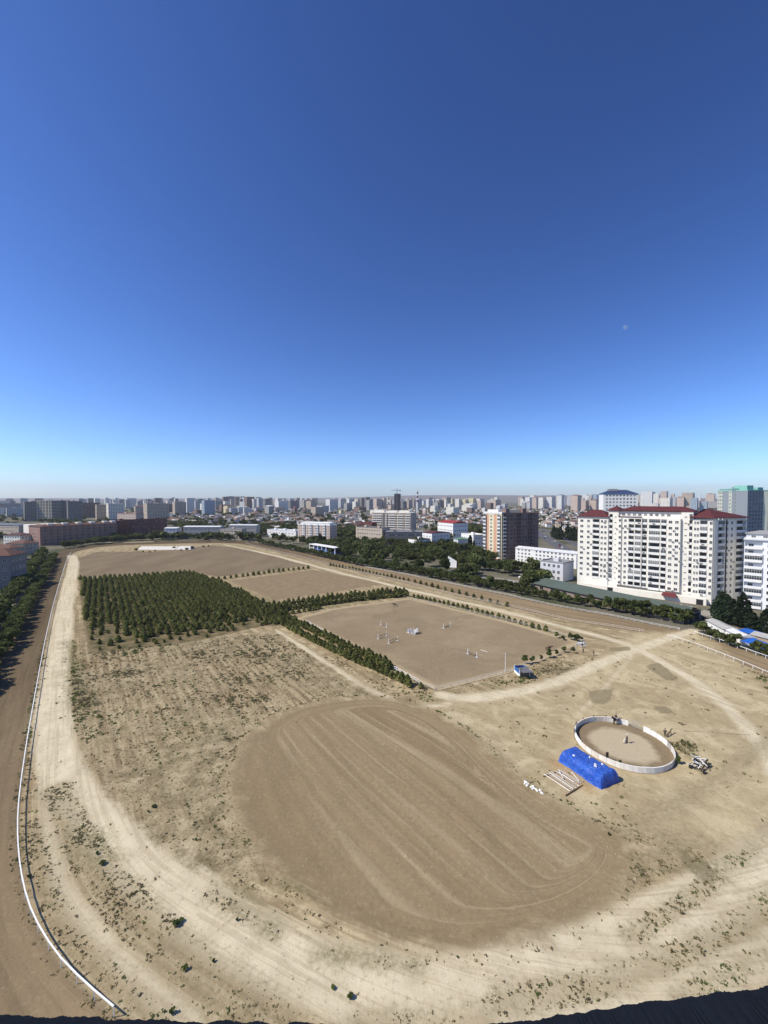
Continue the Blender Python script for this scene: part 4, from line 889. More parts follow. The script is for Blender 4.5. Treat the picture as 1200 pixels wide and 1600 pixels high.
# ------------------------------------------------------------------ low houses of the old quarter
HOUSE_W = [WHITEWALL, CREAM, TAN, GWHITE, M('sandy plaster', (.44,.36,.26)), M('pinkish stone', (.42,.31,.25))]
HOUSE_R = [GREYROOF, M('rusted roof', (.23,.13,.09)), BROWNROOF, PALEROOF, M('asbestos roof', (.36,.35,.33)), M('sandy roof', (.40,.34,.26))]
WN = ['white', 'cream', 'tan', 'grey white', 'sandy', 'pinkish']; RN = ['grey', 'rusty', 'brown', 'pale', 'ashy', 'sandy']
def house_meshes(k, rng):
    w, d, h = rng.uniform(8, 15), rng.uniform(7, 12), rng.choice([3.2, 3.6, 6.2, 6.8])
    m = MB(); m.box(-w/2, -d/2, -.5, w/2, d/2, h); n = int(w/3)
    for j in range(int(h/3)):
        for i in range(n):
            x = -w/2+(i+.5)*w/n; m.box(x-.6, -d/2-.06, .9+3*j, x+.6, -d/2, 2.3+3*j, 1)
    r = MB(); k % 3 and r.hip(-w/2, -d/2, w/2, d/2, h, rng.uniform(1.2, 2.2), .05 if k % 3 == 1 else d*.45, 0, .4)
    if k % 3 == 0: r.box(-w/2-.2, -d/2-.2, h, w/2+.2, d/2+.2, h+.35)
    return m, r, w
hr = random.Random(4); HV = []
for k in range(18):
    m, r, w = house_meshes(k, hr); a, b = hr.randrange(6), hr.randrange(6)
    HV.append((m.mesh('house', [HOUSE_W[a], DARK]), r.mesh('roof', [HOUSE_R[b]]), WN[a], RN[b], m, r, w, a, b))
GREENPX = [(530, 840), (700, 838), (770, 868)]
spots = []; tries = 0
while len(spots) < 1500 and tries < 40000:
    tries += 1; d = 620+1500*hr.random()**1.3; px = hr.uniform(265, 930)
    if px < 420 and d < 800: continue
    x = X(px, d)
    if any((x-fx)**2+(d-fy)**2 < (fr_+8)**2 for fx, fy, fr_ in FOOT): continue
    if 560 < px < 700 and d < 720: continue
    if any((x-sx)**2+(d-sy)**2 < 150 for sx, sy in spots[-60:]): continue
    if 820 < px < 880 and d < 720: continue
    spots.append((x, d))
spots.sort(key=lambda s: s[1])
far_h = MB(); nh = 0
for i, (x, d) in enumerate(spots):
    k = hr.randrange(18); me, rf, wn_, rn_, mm, rr_, w, a, b = HV[k]; rz = hr.choice([0, .2, -.5, .75, 1.57])+hr.uniform(-.15, .15)
    if i < 290:
        px = 600+x/d*F
        o = link('house', me, None, (x, d, 0), rz); tag(o, 'small %s house with %s roof %s' % (wn_, rn_, where(px)), 'house', 'low houses of the old quarter'); link('roof', rf, o)
    else:
        T = Matrix.Translation((x, d, 0)) @ rotz(rz)
        for src, base in ((mm, 0), (rr_, 7)):
            far_h.add([T @ Vector(v) for v in src.v], src.f, 0); far_h.m[-len(src.f):] = [(a if q == 0 else 13) if base == 0 else 7+b for q in src.m]
stuff(far_h.build('houses', HOUSE_W+[DARK]+HOUSE_R+[DARK]))

# ------------------------------------------------------------------ vegetation
LEAF_P = leafmat('pine needles', (.135,.150,.045), (.225,.235,.078), (.285,.275,.11))
LEAF_D = leafmat('dark leaves', (.065,.082,.026), (.125,.145,.046), (.18,.185,.066))
LEAF_B = leafmat('olive leaves', (.075,.096,.030), (.14,.165,.052), (.20,.21,.078))
LEAF_F = leafmat('fir needles', (.022,.038,.020), (.045,.066,.032), (.07,.09,.042))
LEAF_W = leafmat('weed leaves', (.20,.175,.09), (.28,.24,.13), (.35,.30,.17))
LEAF_G = leafmat('green weed leaves', (.11,.145,.045), (.17,.205,.07), (.23,.24,.10))
def leaf_quads(c, size, rng, flat=.0):
    """one randomly turned quad per centre"""
    n = len(c); a = rng.normal(size=(n, 3)); a /= np.linalg.norm(a, axis=1)[:, None]
    b = rng.normal(size=(n, 3)); b -= (a*b).sum(1)[:, None]*a; b /= np.linalg.norm(b, axis=1)[:, None]
    s = size*rng.uniform(.6, 1.35, (n, 1)); a = a*s; b = b*s*.75
    v = np.stack([c-a-b*.6, c+a*.8-b, c+a+b*.7, c-a*.7+b], 1).reshape(-1, 3)
    return v, np.arange(4*n).reshape(n, 4)
def cloud(kind, h, r, n, rng):
    """leaf centres of a crown"""
    if kind == 'cone':
        t = rng.random(n)**1.25; prof = np.minimum(1, ((1-t)*1.5)**.8+.04)*np.minimum(1, .5+t*4)
        ph = rng.uniform(0, 2*np.pi, n); whorl = 1+.22*np.sin(ph*3+t*17)*rng.choice([1, .6]); rad = r*prof*np.sqrt(rng.uniform(.25, 1, n))*whorl
        return np.c_[rad*np.cos(ph), rad*np.sin(ph), h*(.10+.9*t)]
    if kind == 'column':
        t = rng.random(n); prof = np.sin(np.pi*np.clip(t*.93+.05, 0, 1))**.55; ph = rng.uniform(0, 2*np.pi, n); rad = r*prof*np.sqrt(rng.uniform(.3, 1, n))
        return np.c_[rad*np.cos(ph), rad*np.sin(ph), h*(.08+.92*t)]
    nl = 9 if kind == 'broad' else 6; out = []            # clumps round the limb ends
    for i in range(nl):
        ph = 2*np.pi*i/nl*1.7+rng.uniform(-.4, .4); q = rng.uniform(.1, .75)*r; zc = h*rng.uniform(.42, .82); rr_ = r*rng.uniform(.38, .6)
        m = n//nl; u = rng.normal(size=(m, 3)); u /= np.linalg.norm(u, axis=1)[:, None]; k = rng.uniform(.35, 1, (m, 1))**.5
        out.append(u*k*np.array([rr_, rr_, rr_*.75])+np.array([q*np.cos(ph), q*np.sin(ph), zc]))
    return np.vstack(out)
def trunk_mb(kind, h, r):
    m = MB(); tr = max(.05, h*.018); top = h*(.8 if kind in ('cone', 'column') else .6)
    m.tube((0,0,-.2), (0,0,top), tr, 6, 0, tr*.35)
    if kind not in ('cone', 'column'):
        for k in range(4):
            a = k*1.6+.3; m.tube((0,0,h*(.28+.06*k)), (math.cos(a)*r*.5, math.sin(a)*r*.5, h*(.55+.05*k)), tr*.55, 5, 0, tr*.2)
    return m
def variants(kind, n, leaf, count, size, h=1.0, r=.4, seed=1):
    """shared meshes for one kind: (trunk mesh, crown mesh, single mesh), at real size h"""
    out = []
    for i in range(count):
        rng = np.random.default_rng(seed*100+i); hh = h*rng.uniform(.9, 1.1); v, f = leaf_quads(cloud(kind, hh, r*rng.uniform(.85, 1.15), n, rng), size, rng)
        tm = trunk_mb(kind, hh, r); cm = npmesh('crown', v, f, leaf)
        one = MB(); one.v = [tuple(p) for p in v]; one.f = [tuple(p) for p in f]; one.m = [0]*len(f); one.add(tm.v, tm.f, 1)
        out.append((tm.mesh('trunk', TRUNK), cm, one, (v, f)))
    return out
def one_meshes(vs, leaf, name): return [v[2].mesh(name, [leaf, TRUNK]) for v in vs]
tr_ = random.Random(9)
def put_tree(name, vs, x, y, sc, label, group, zb=0.0):
    v = tr_.choice(vs); o = thing(name, label, 'tree', (x, y, zb), tr_.uniform(0, 6.28), group); s = sc*tr_.uniform(.85, 1.15); o.scale = (s*tr_.uniform(.92, 1.1), s, s*tr_.uniform(.92, 1.08))
    link('trunk', v[0], o); link('crown', v[1], o); return o
def put_one(name, meshes, x, y, sc, label, group, zb=0.0):
    o = tag(link(name, tr_.choice(meshes), None, (x, y, zb), tr_.uniform(0, 6.28)), label, 'tree', group); s = sc*tr_.uniform(.82, 1.18); o.scale = (s*tr_.uniform(.9, 1.12), s, s*tr_.uniform(.9, 1.1)); return o
def along(pts, step, jit=.25):
    p = np.array(pts, float); out = []; acc = 0.0
    for a, b in zip(p[:-1], p[1:]):
        L = np.linalg.norm(b-a); s = acc
        while s < L:
            q = a+(b-a)*s/L; out.append((q[0]+tr_.uniform(-jit, jit), q[1]+tr_.uniform(-jit, jit))); s += step
        acc = s-L
    return out
CON = variants('cone', 200, LEAF_P, 7, .27, 2.35, 1.02, 1); CON1 = one_meshes(CON, LEAF_P, 'conifer')
BEL = variants('round', 420, LEAF_D, 5, .42, 6.0, 2.4, 2)
BRD = variants('broad', 700, LEAF_B, 5, .5, 9.0, 4.2, 3); BRDD = variants('broad', 520, LEAF_D, 5, .62, 9.0, 4.4, 4); BRDD1 = one_meshes(BRDD, LEAF_D, 'tree')
FIR = variants('cone', 620, LEAF_F, 4, .55, 12.0, 3.4, 5); CYP = variants('column', 420, LEAF_F, 3, .5, 14.0, 1.6, 6); FIR1 = one_meshes(FIR, LEAF_F, 'fir'); BEL1 = one_meshes(BEL, LEAF_D, 'tree')
# the plantation: rows running with the track
u_ = np.array([.57, -.82]); w2 = np.array([.82, .57]); pc = PLANT.mean(0); cand = []
for i in range(-66, 66):
    for j in range(-58, 58):
        q = pc+u_*(i*2.3+tr_.uniform(-.5, .5))+w2*(j*2.6+tr_.uniform(-.55, .35)); cand.append((q[0], q[1], j))
cand = np.array(cand); rowj = cand[:, 2].astype(int); cand = cand[:, :2].copy(); sd_ = sdf(cand, PLANT); nearness = sdf(cand, np.vstack([P([(100,960),(128,965),(140,1022),(300,1003),(412,978),(475,978),(475,1010),(100,1060)])]))
rowj = rowj[sd_ > .8]; cand = cand[sd_ > .8]; dn = np.min([linedist(cand, P([(130,990),(140,1022),(300,1003),(412,978),(475,978)]))[0]], axis=0)
keep = []
for q, e, jr in zip(cand, dn, rowj):
    edge_ = e < 12 and q[0] < -48
    if tr_.random() < (.42 if edge_ else .965): keep.append((q[0], q[1], (.55+.04*e if edge_ else 1.0)*tr_.uniform(.85, 1.15), jr))
keep.sort(key=lambda k: math.hypot(k[0], k[1]))
ORD = ['first','second','third','fourth','fifth','sixth','seventh','eighth','ninth','tenth','eleventh','twelfth']
def nth(k): return ORD[k] if k < 12 else '%d%s' % (k+1, 'th' if 10 <= (k+1) % 100 <= 20 else {1:'st',2:'nd',3:'rd'}.get((k+1) % 10, 'th'))
rows_ = sorted({k[3] for k in keep}); seen_ = {}
pv = []; pf = []; off = 0
for i, (x, y, s, jr) in enumerate(keep):
    seen_[jr] = seen_.get(jr, -1)+1
    if i < 300: put_one('plantation_conifer', CON1, x, y, s*.88, 'plantation conifer, %s from the near end of the %s row from the left' % (nth(seen_[jr]), nth(rows_.index(jr))), 'conifers in the near rows of the plantation')
    else:
        v, f = CON[tr_.randrange(6)][3]; a = tr_.uniform(0, 6.28); ca, sa = math.cos(a), math.sin(a); s *= .88*tr_.uniform(.85, 1.15)
        vv = np.c_[(v[:, 0]*ca-v[:, 1]*sa)*s+x, (v[:, 0]*sa+v[:, 1]*ca)*s+y, v[:, 2]*s]; pv.append(vv); pf.append(f+off); off += len(v)
stuff(link('plantation_conifers', npmesh('plantation_conifers', np.vstack(pv), np.vstack(pf), LEAF_P)))
def gline(pts): return [tuple(q) for q in P(pts)]
# hedges round the arena
for pts, st, sc, lab, grp in (
    (gline([(424,962),(450,982),(500,1008),(560,1036),(620,1062),(640,1072)]), 1.9, 1.05, 'small dense conifer in the near left arena hedge row', 'conifers in the near left hedge'),
    (gline([(432,955),(462,975),(512,999),(572,1027),(615,1048)]), 2.1, 1.1, 'small dense conifer in the second left arena hedge row', 'conifers in the second left hedge'),
    (gline([(640,1074),(652,1077),(664,1075)]), 3.2, .6, 'low round bush at the near corner of the riding arena', 'bushes at the near arena corner'),
    (gline([(428,950),(480,941),(560,931),(632,925)]), 2.5, 1.2, 'conifer in the far hedge behind the riding arena', 'conifers in the far hedge'),
    (gline([(428,957),(480,949),(560,939),(640,931)]), 2.5, 1.25, 'conifer in the front row of the far arena hedge', 'conifers in the front row of the far hedge'),
    (gline([(420,962),(455,960),(500,951)]), 2.6, .9, 'bushy conifer at the corner where the hedges meet', 'conifers where the hedges meet'),
    (gline([(646,934),(700,946),(760,961),(820,977),(862,989)]), 2.7, .85, 'small conifer in the right hedge beyond the white arena fence', 'conifers in the right hedge'),
    (gline([(516,884),(560,892),(604,901),(640,908)]), 3.6, .85, 'little conifer in the thin row beside the far straight', 'conifers in the thin row by the straight'),
    (gline([(648,910),(690,921),(745,935),(800,950)]), 5.2, .85, 'little round tree in the open row right of the arena', 'trees in the open row right of the arena'),
    (gline([(342,906),(390,900),(440,893),(486,888)]), 3.7, .95, 'small dark tree in the row between the far fields', 'trees between the far fields')):
    for x, y in along(pts, st): put_tree('hedge_conifer', CON, x, y, sc, lab, grp)
for k, (px, py, s) in enumerate(((870,997,.8),(880,1000,.6),(893,1000,.95),(902,1002,.9),(908,1001,.7))):
    q = on(px, py); put_tree('bush', BEL, q.x, q.y, .32*s+.1, 'low dark bush behind the far right corner of the arena', 'bushes behind the arena corner', 0)
RAND = variants('round', 260, LEAF_B, 3, .26, 2.7, .85, 8)
for k, (px, py, s, lab) in enumerate(((814.5,1056,1.0,'small tree growing beside the blue booth'),(820,1038,1.05,'little tree behind the blue booth, first of the fence row'),(832,1036,.95,'thin pointed tree, second of the fence row'),(846,1032,.75,'short tree, third of the fence row'),
        (858.5,1028,1.0,'dark tree in front of the brown horse by the fence'),(870,1024,.85,'round tree right of the brown horse'),(881,1020,1.05,'tallest round tree, second last of the fence row'),(895,1021,.75,'low round bush at the right end of the fence row'))):
    q = on(px, py); put_tree('young_tree', RAND, q.x, q.y, s, lab, 'young trees along the arena fence', q.z)
# trees along the outer fence of the track, right side
rowA = gline([(398,850),(450,861),(500,873),(545,883),(570,888)]); rowB = gline([(570,886),(640,898),(700,910),(760,922),(830,935),(880,944),(930,953),(1000,966),(1070,979)])
for x, y in along([(p[0]+3, p[1]+4) for p in rowA], 3.4, .7): put_one('belt_tree', BEL1, x, y, .95, 'dark tree in the belt along the far straight', 'trees in the belt along the far straight')
for x, y in along([(p[0]+2.2, p[1]+2.4) for p in rowB], 3.1, .6): put_tree('belt_tree', BEL, x, y, .78, 'dark tree in the front row behind the track outer fence', 'trees in the front row behind the outer fence')
for x, y in along([(p[0]+5.2, p[1]+5.6) for p in rowB[:5]], 3.4, .9): put_tree('belt_tree', BEL, x, y, .98, 'taller dark tree in the second row behind the track outer fence', 'trees in the second row behind the outer fence')
for px, py, s in ((920,948,1.0),(948,953,.95),(962,958,1.15),(975,958,1.15),(990,962,1.2),(1003,962,1.1),(1020,966,1.0),(1035,970,1.1),(1046,970,1.15),(1060,974,1.2),(1070,976,1.0),(868,938,1.0),(900,944,.95)):
    q = G(px, py); put_tree('tree', BEL, q.x+1.5, q.y+1.5, s*.95, 'full crowned tree in front of the green roofed shed', 'trees in front of the green shed')
for px, py, s in ((1092,991,.9),(1099,995,.95),(1108,999,.7),(1118,1004,.9),(1126,1006,.65),(1136,1010,.85),(1146,1013,.9),(1153,1016,.5),(1182,1024,.9),(1192,1027,1.0),(1204,1032,1.0),(1220,1038,1.1)):
    q = G(px, py); put_tree('tree', BEL, q.x+1.2, q.y+1.6, s*.85, 'olive green tree behind the white outer fence at the right edge', 'trees behind the outer fence at the right edge')
for px, py, s in ((1120,968,.75),(1128,972,.85),(1136,974,.9),(1145,976,.95),(1154,979,.8),(1160,978,.95),(1168,982,.75),(1178,990,.7),(1197,994,.8),(1125,960,.7),(1141,965,.75)):
    q = G(px, py); put_tree('fir', FIR, q.x, q.y, s, 'dark fir in the group before the white block', 'firs before the white block')
# left belt
for pts, st, sc, vs, lab, grp in ((gline([(-20,1090),(14,1018),(44,965),(66,918),(80,890),(88,872)]), 4.6, .62, BRD, 'rounded green tree in the front row of the left belt', 'trees in the front row of the left belt'),
    (gline([(-60,1090),(-20,1010),(18,950),(44,910),(62,884),(72,868)]), 5.6, .82, BRDD, 'tall dark tree in the back row of the left belt', 'trees in the back row of the left belt')):
    for x, y in along([(p[0]-3, p[1]+1) for p in pts], st, .8): put_tree('tree', vs, x, y, sc, lab, grp)
for x, y in along(gline([(92,858),(130,853),(180,847.5),(250,843.5),(330,842.5),(396,845)]), 4.2, 1.6): put_one('belt_tree', BRDD1, x, y+5, .85, 'dark tree in the shaded belt round the far bend', 'trees round the far bend')
for x, y in along(gline([(120,853),(180,845),(250,841),(330,840)]), 6, 2): put_one('belt_tree', BRDD1, x, y+14, .8, 'dark tree in the rear of the belt round the far bend', 'trees at the rear of the far bend')
# grove between the track and the city
gpoly = P([(420,842),(470,850),(530,846),(560,852),(690,846),(760,872),(800,890),(845,900),(860,915),(820,922),(740,908),(640,890),(560,876),(520,868),(480,856)])
n_ = 0
GAP = [(P([(683,892)])[0], 9), (P([(700,905)])[0], 8), (P([(720,893)])[0], 7), (P([(790,906)])[0], 11), (P([(820,908)])[0], 9), (P([(775,897)])[0], 6)]
while n_ < 290:
    x, y = tr_.uniform(gpoly[:,0].min(), gpoly[:,0].max()), tr_.uniform(gpoly[:,1].min(), gpoly[:,1].max())
    if sdf(np.array([[x, y]]), gpoly)[0] < 0 or any((x-g[0])**2+(y-g[1])**2 < r*r for g, r in GAP): continue
    n_ += 1; put_one('grove_tree', BRDD1, x, y, tr_.uniform(.7, 1.15), 'dark broad tree in the grove between the track and the city', 'trees of the grove')
for px, d, s in ((735,345,1.05),(741,350,.95),(728,340,.9),(722,350,.75),(757,352,.95),(560,420,.8),(500,430,.9),(506,430,.8),(498,425,.7)):
    put_tree('cypress', CYP if s > .9 else FIR, X(px, d), d, s*1.15, 'tall dark pointed evergreen rising above the grove', 'pointed evergreens above the grove')
for px, d in ((866,520),(871,512),(876,505),(888,500),(893,496),(898,490),(903,486)): put_tree('fir', FIR, X(px, d), d, 1.35, 'dark fir beside the motorway left of the red roofed block', 'firs beside the motorway')
for px, d, s in ((832,300,.8),(838,296,.8),(828,306,.7),(872,262,.35),(842,288,.7)): put_tree('tree', BRD, X(px, d), d, s, 'green tree in front of the white four storey block', 'trees before the four storey block')
# trees between the far houses: nobody could count them
ct = []
for i in range(1500):
    d = 480+1700*tr_.random()**1.5; px = tr_.uniform(-20, 1130); x = X(px, d)
    if 820 < px < 885 and d < 720: continue
    ct.append((x, d, tr_.uniform(.6, 1.25)))
for i in range(330):                                   # the dark parks seen left and right of the pinkish block
    px, d = tr_.choice([(tr_.uniform(395, 465), tr_.uniform(560, 720)), (tr_.uniform(515, 560), tr_.uniform(500, 700)), (tr_.uniform(720, 765), tr_.uniform(560, 680)), (tr_.uniform(280, 330), tr_.uniform(560, 900))]); ct.append((X(px, d), d, tr_.uniform(.8, 1.2)))
pv = []; pf = []; off = 0; lite = [cloud('broad', 9, 4.6, 63, np.random.default_rng(70+i)) for i in range(5)]
for x, y, s in ct:
    rng = RNG; c = lite[tr_.randrange(5)]*s+np.array([x, y, 0]); v, f = leaf_quads(c, 1.5*s, rng); pv.append(v); pf.append(f+off); off += len(v)
stuff(link('city_trees', npmesh('city_trees', np.vstack(pv), np.vstack(pf), LEAF_D)))

# ------------------------------------------------------------------ fences
FPOST = {}
def fence(name, label, pts, step, h, rails, mat, rw=.05, rt=.09, pw=.1, group=None, individual=True):
    p = np.array(pts, float); t = thing(name, label, 'fence', (p[0][0], p[0][1], 0), 0, group); o = p[0]
    k = (h, mat.name, pw)
    if k not in FPOST: b = MB(); b.box(-pw/2, -pw/2, -.3, pw/2, pw/2, h); FPOST[k] = b.mesh('post', [mat])
    pos = [tuple(p[0])]+along(p, step, 0)[1:]+[tuple(p[-1])]
    if individual:
        for (x, y) in pos: link('post', FPOST[k], t, (x-o[0], y-o[1], ground_z(x, y)))
    else:
        b = MB()
        for (x, y) in pos: b.box(x-o[0]-pw/2, y-o[1]-pw/2, -.3, x-o[0]+pw/2, y-o[1]+pw/2, h)
        stuff(b.build('posts', mat, t))
    for zr in rails:
        b = MB(); q = np.array(pos)
        for a, c in zip(q[:-1], q[1:]):
            d = (c-a)/max(np.linalg.norm(c-a), 1e-6); n = np.array([-d[1], d[0]])*rw; za, zc = ground_z(*a)+zr, ground_z(*c)+zr; a = a-o; c = c-o
            vs = [(*(a-n), za-rt/2), (*(a+n), za-rt/2), (*(c+n), zc-rt/2), (*(c-n), zc-rt/2), (*(a-n), za+rt/2), (*(a+n), za+rt/2), (*(c+n), zc+rt/2), (*(c-n), zc+rt/2)]
            b.add(vs, [(0,1,2,3),(7,6,5,4),(0,4,5,1),(1,5,6,2),(2,6,7,3),(3,7,4,0)])
        b.build('rail', mat, t)
    return t
DWR = M('dusty rail paint', (.60,.56,.48), .8, .2, .12); WR = M('white plastic rail', (.80,.80,.78), .5, .3, .04)
rl = chaikin(np.array(RAIL_L), 2)
fence('running_rail', 'long white running rail along the inside of the left straight', rl, 3.2, 1.12, [1.12], WR, .065, .09, .06)
fence('running_rail', 'white running rail on the inner side of the right straight, left of the crossing', np.array(RAIL_R), 2.9, 1.15, [1.1, .55], DWR, .035, .07, .07)
fence('running_rail', 'white running rail right of the crossing, leading to the right edge', chaikin(np.array(RAIL_R2+[tuple(P([(1260,1084)])[0])]), 1), 2.9, 1.15, [1.1], WR, .05, .10, .09)
fence('outer_fence', 'white outer fence in front of the trees along the right straight', P([(570,886.5),(640,900),(700,912),(800,933),(860,946),(960,965),(1062,985)]), 3.0, 1.1, [1.05, .6], M('dusty white paint', (.62,.59,.53)), .05, .10, .09)
fence('outer_fence', 'white outer fence at the right edge before the olive trees', P([(1085,991),(1140,1009),(1200,1031),(1260,1053)]), 3.0, 1.15, [1.1], WR, .07, .12, .10)
fence('arena_fence', 'white two rail fence along the near side of the riding arena', np.vstack([P([(655,1069)]), P([(682,1080)]), P([(800,1050)]), P([(812,1046)])]), 2.6, 1.15, [1.05, .55], DWR, .04, .08, .09)
fence('arena_fence', 'white fence along the left side of the arena behind the hedge', P([(655,1069),(600,1037),(540,1007),(480,975)]), 2.6, 1.15, [1.05, .55], WR, .045, .10, .11)
fence('arena_fence', 'white two rail fence along the right side of the arena before the small conifers', P([(636,935),(700,949),(780,968),(860,988),(913,1005)]), 2.6, 1.15, [1.05, .55], DWR, .035, .07, .08)
fence('arena_fence', 'thin faded rail behind the little trees at the arena right end', P([(822,1042),(850,1030),(880,1020),(900,1013)]), 2.6, 1.0, [.95], M('faded grey timber', (.42,.38,.32)), .03, .06, .07)
fence('low_rail', 'faint low boundary rail round the far bend before the dark trees', P([(112,858),(130,853.5),(180,848),(240,845)]), 4, 1.1, [1.0], M('dusty white paint', (.62,.59,.53)), .05, .08, .08)
# ------------------------------------------------------------------ round training pen
def pen():
    t = thing('round_pen', 'round training pen with a whitewashed panel wall', 'pen', (PEN_C[0], PEN_C[1], 0)); n = 38; gate = (0.62, .92)
    mats = [M('whitewashed panel', (.76,.74,.68), .9, .1, .15, 1.4), M('scuffed grey panel', (.40,.37,.33), .9, .1, .2, 1.4), M('dusty white panel', (.68,.63,.54), .9, .1, .15, 1.4)]
    def panel_mesh(m_, hh):
        b = MB(); a = math.pi/n; r0, r1 = PEN_R-.09, PEN_R+.09
        pts = [(r0*math.cos(-a*.97), r0*math.sin(-a*.97)), (r1*math.cos(-a*.97), r1*math.sin(-a*.97)), (r1+.02, 0), (r1*math.cos(a*.97), r1*math.sin(a*.97)), (r0*math.cos(a*.97), r0*math.sin(a*.97)), (r0+.02, 0)]
        b.prism(pts, -.3, hh); return b.mesh('wall_panel', [m_])
    pm = [panel_mesh(m_, hh) for m_, hh in ((mats[0], 1.05), (mats[0], 1.12), (mats[2], 1.06), (mats[1], 1.02))]
    rr = random.Random(2); cap = MB(); post = MB(); post.box(PEN_R+.1, -.08, -.2, PEN_R+.24, .08, 1.4); pme = post.mesh('post', [M('dark timber and shade', (.13,.10,.08))])
    rb = MB(); a = math.pi/n; rb.tube(((PEN_R+.17)*math.cos(-a), (PEN_R+.17)*math.sin(-a), 1.3), ((PEN_R+.17)*math.cos(a), (PEN_R+.17)*math.sin(a), 1.3), .05, 5); rme = rb.mesh('top_rail', [M('dark timber and shade', (.13,.10,.08))])
    for k in range(n):
        an = 2*math.pi*k/n; an = (an+math.pi) % (2*math.pi)-math.pi
        if gate[0] < an < gate[1]: continue
        lowr = -1.3 < an < .1
        link('wall_panel', rr.choice([pm[3], pm[3], pm[2]]) if lowr and -.95 < an < -.1 else rr.choice(pm[:3]), t, (0, 0, 0), an)
        if .9 < an < 2.9 and k % 2 == 0: link('post', pme, t, (0, 0, 0), an+a)
        if .9 < an < 3.1 and rr.random() < .55: link('top_rail', rme, t, (0, 0, 0), an)
    g = MB(); p0 = Vector((PEN_R*math.cos(gate[0]+.02), PEN_R*math.sin(gate[0]+.02), 0)); p1 = Vector((PEN_R*math.cos(gate[1]), PEN_R*math.sin(gate[1]), 0))
    for z_ in (.25, .7, 1.15, 1.6): g.tube(p0+Vector((0,0,z_)), p1+Vector((0,0,z_)), .03, 5)
    for k in range(7):
        q = p0.lerp(p1, k/6); g.tube(q, q+Vector((0,0,1.65)), .035, 5)
    g.build('gate', M('grey mesh gate', (.34,.34,.31)), t)
pen()
def ring(px, py): return on(px, py)
# ------------------------------------------------------------------ people and animals
def skin(name, verts, edges, radii, mats, paint=None, sub=1, root=0):
    me = bpy.data.meshes.new(name); me.from_pydata(verts, edges, []); o = bpy.data.objects.new(name, me); col.objects.link(o)
    o.modifiers.new('skin', 'SKIN'); sm = o.modifiers.new('sub', 'SUBSURF'); sm.levels = sub; sm.render_levels = sub
    sv = me.skin_vertices[0].data
    for i, r in enumerate(radii): sv[i].radius = (r, r) if not isinstance(r, tuple) else r; sv[i].use_root = (i == root)
    bpy.context.view_layer.update(); dg = bpy.context.evaluated_depsgraph_get(); ev = o.evaluated_get(dg)
    out = bpy.data.meshes.new_from_object(ev); out.name = name; bpy.data.objects.remove(o); bpy.data.meshes.remove(me)
    out.materials.clear()
    for m in mats: out.materials.append(m)
    for p in out.polygons:
        p.use_smooth = True
        if paint: p.material_index = paint(p.center)
    return out
SKIN_ = M('skin', (.42,.26,.18), .6, .3, .05); HAIR = M('dark hair', (.02,.016,.013), .7, .2, .1)
def cloth(nm, c): return M(nm, c, .9, .1, .1, 4)
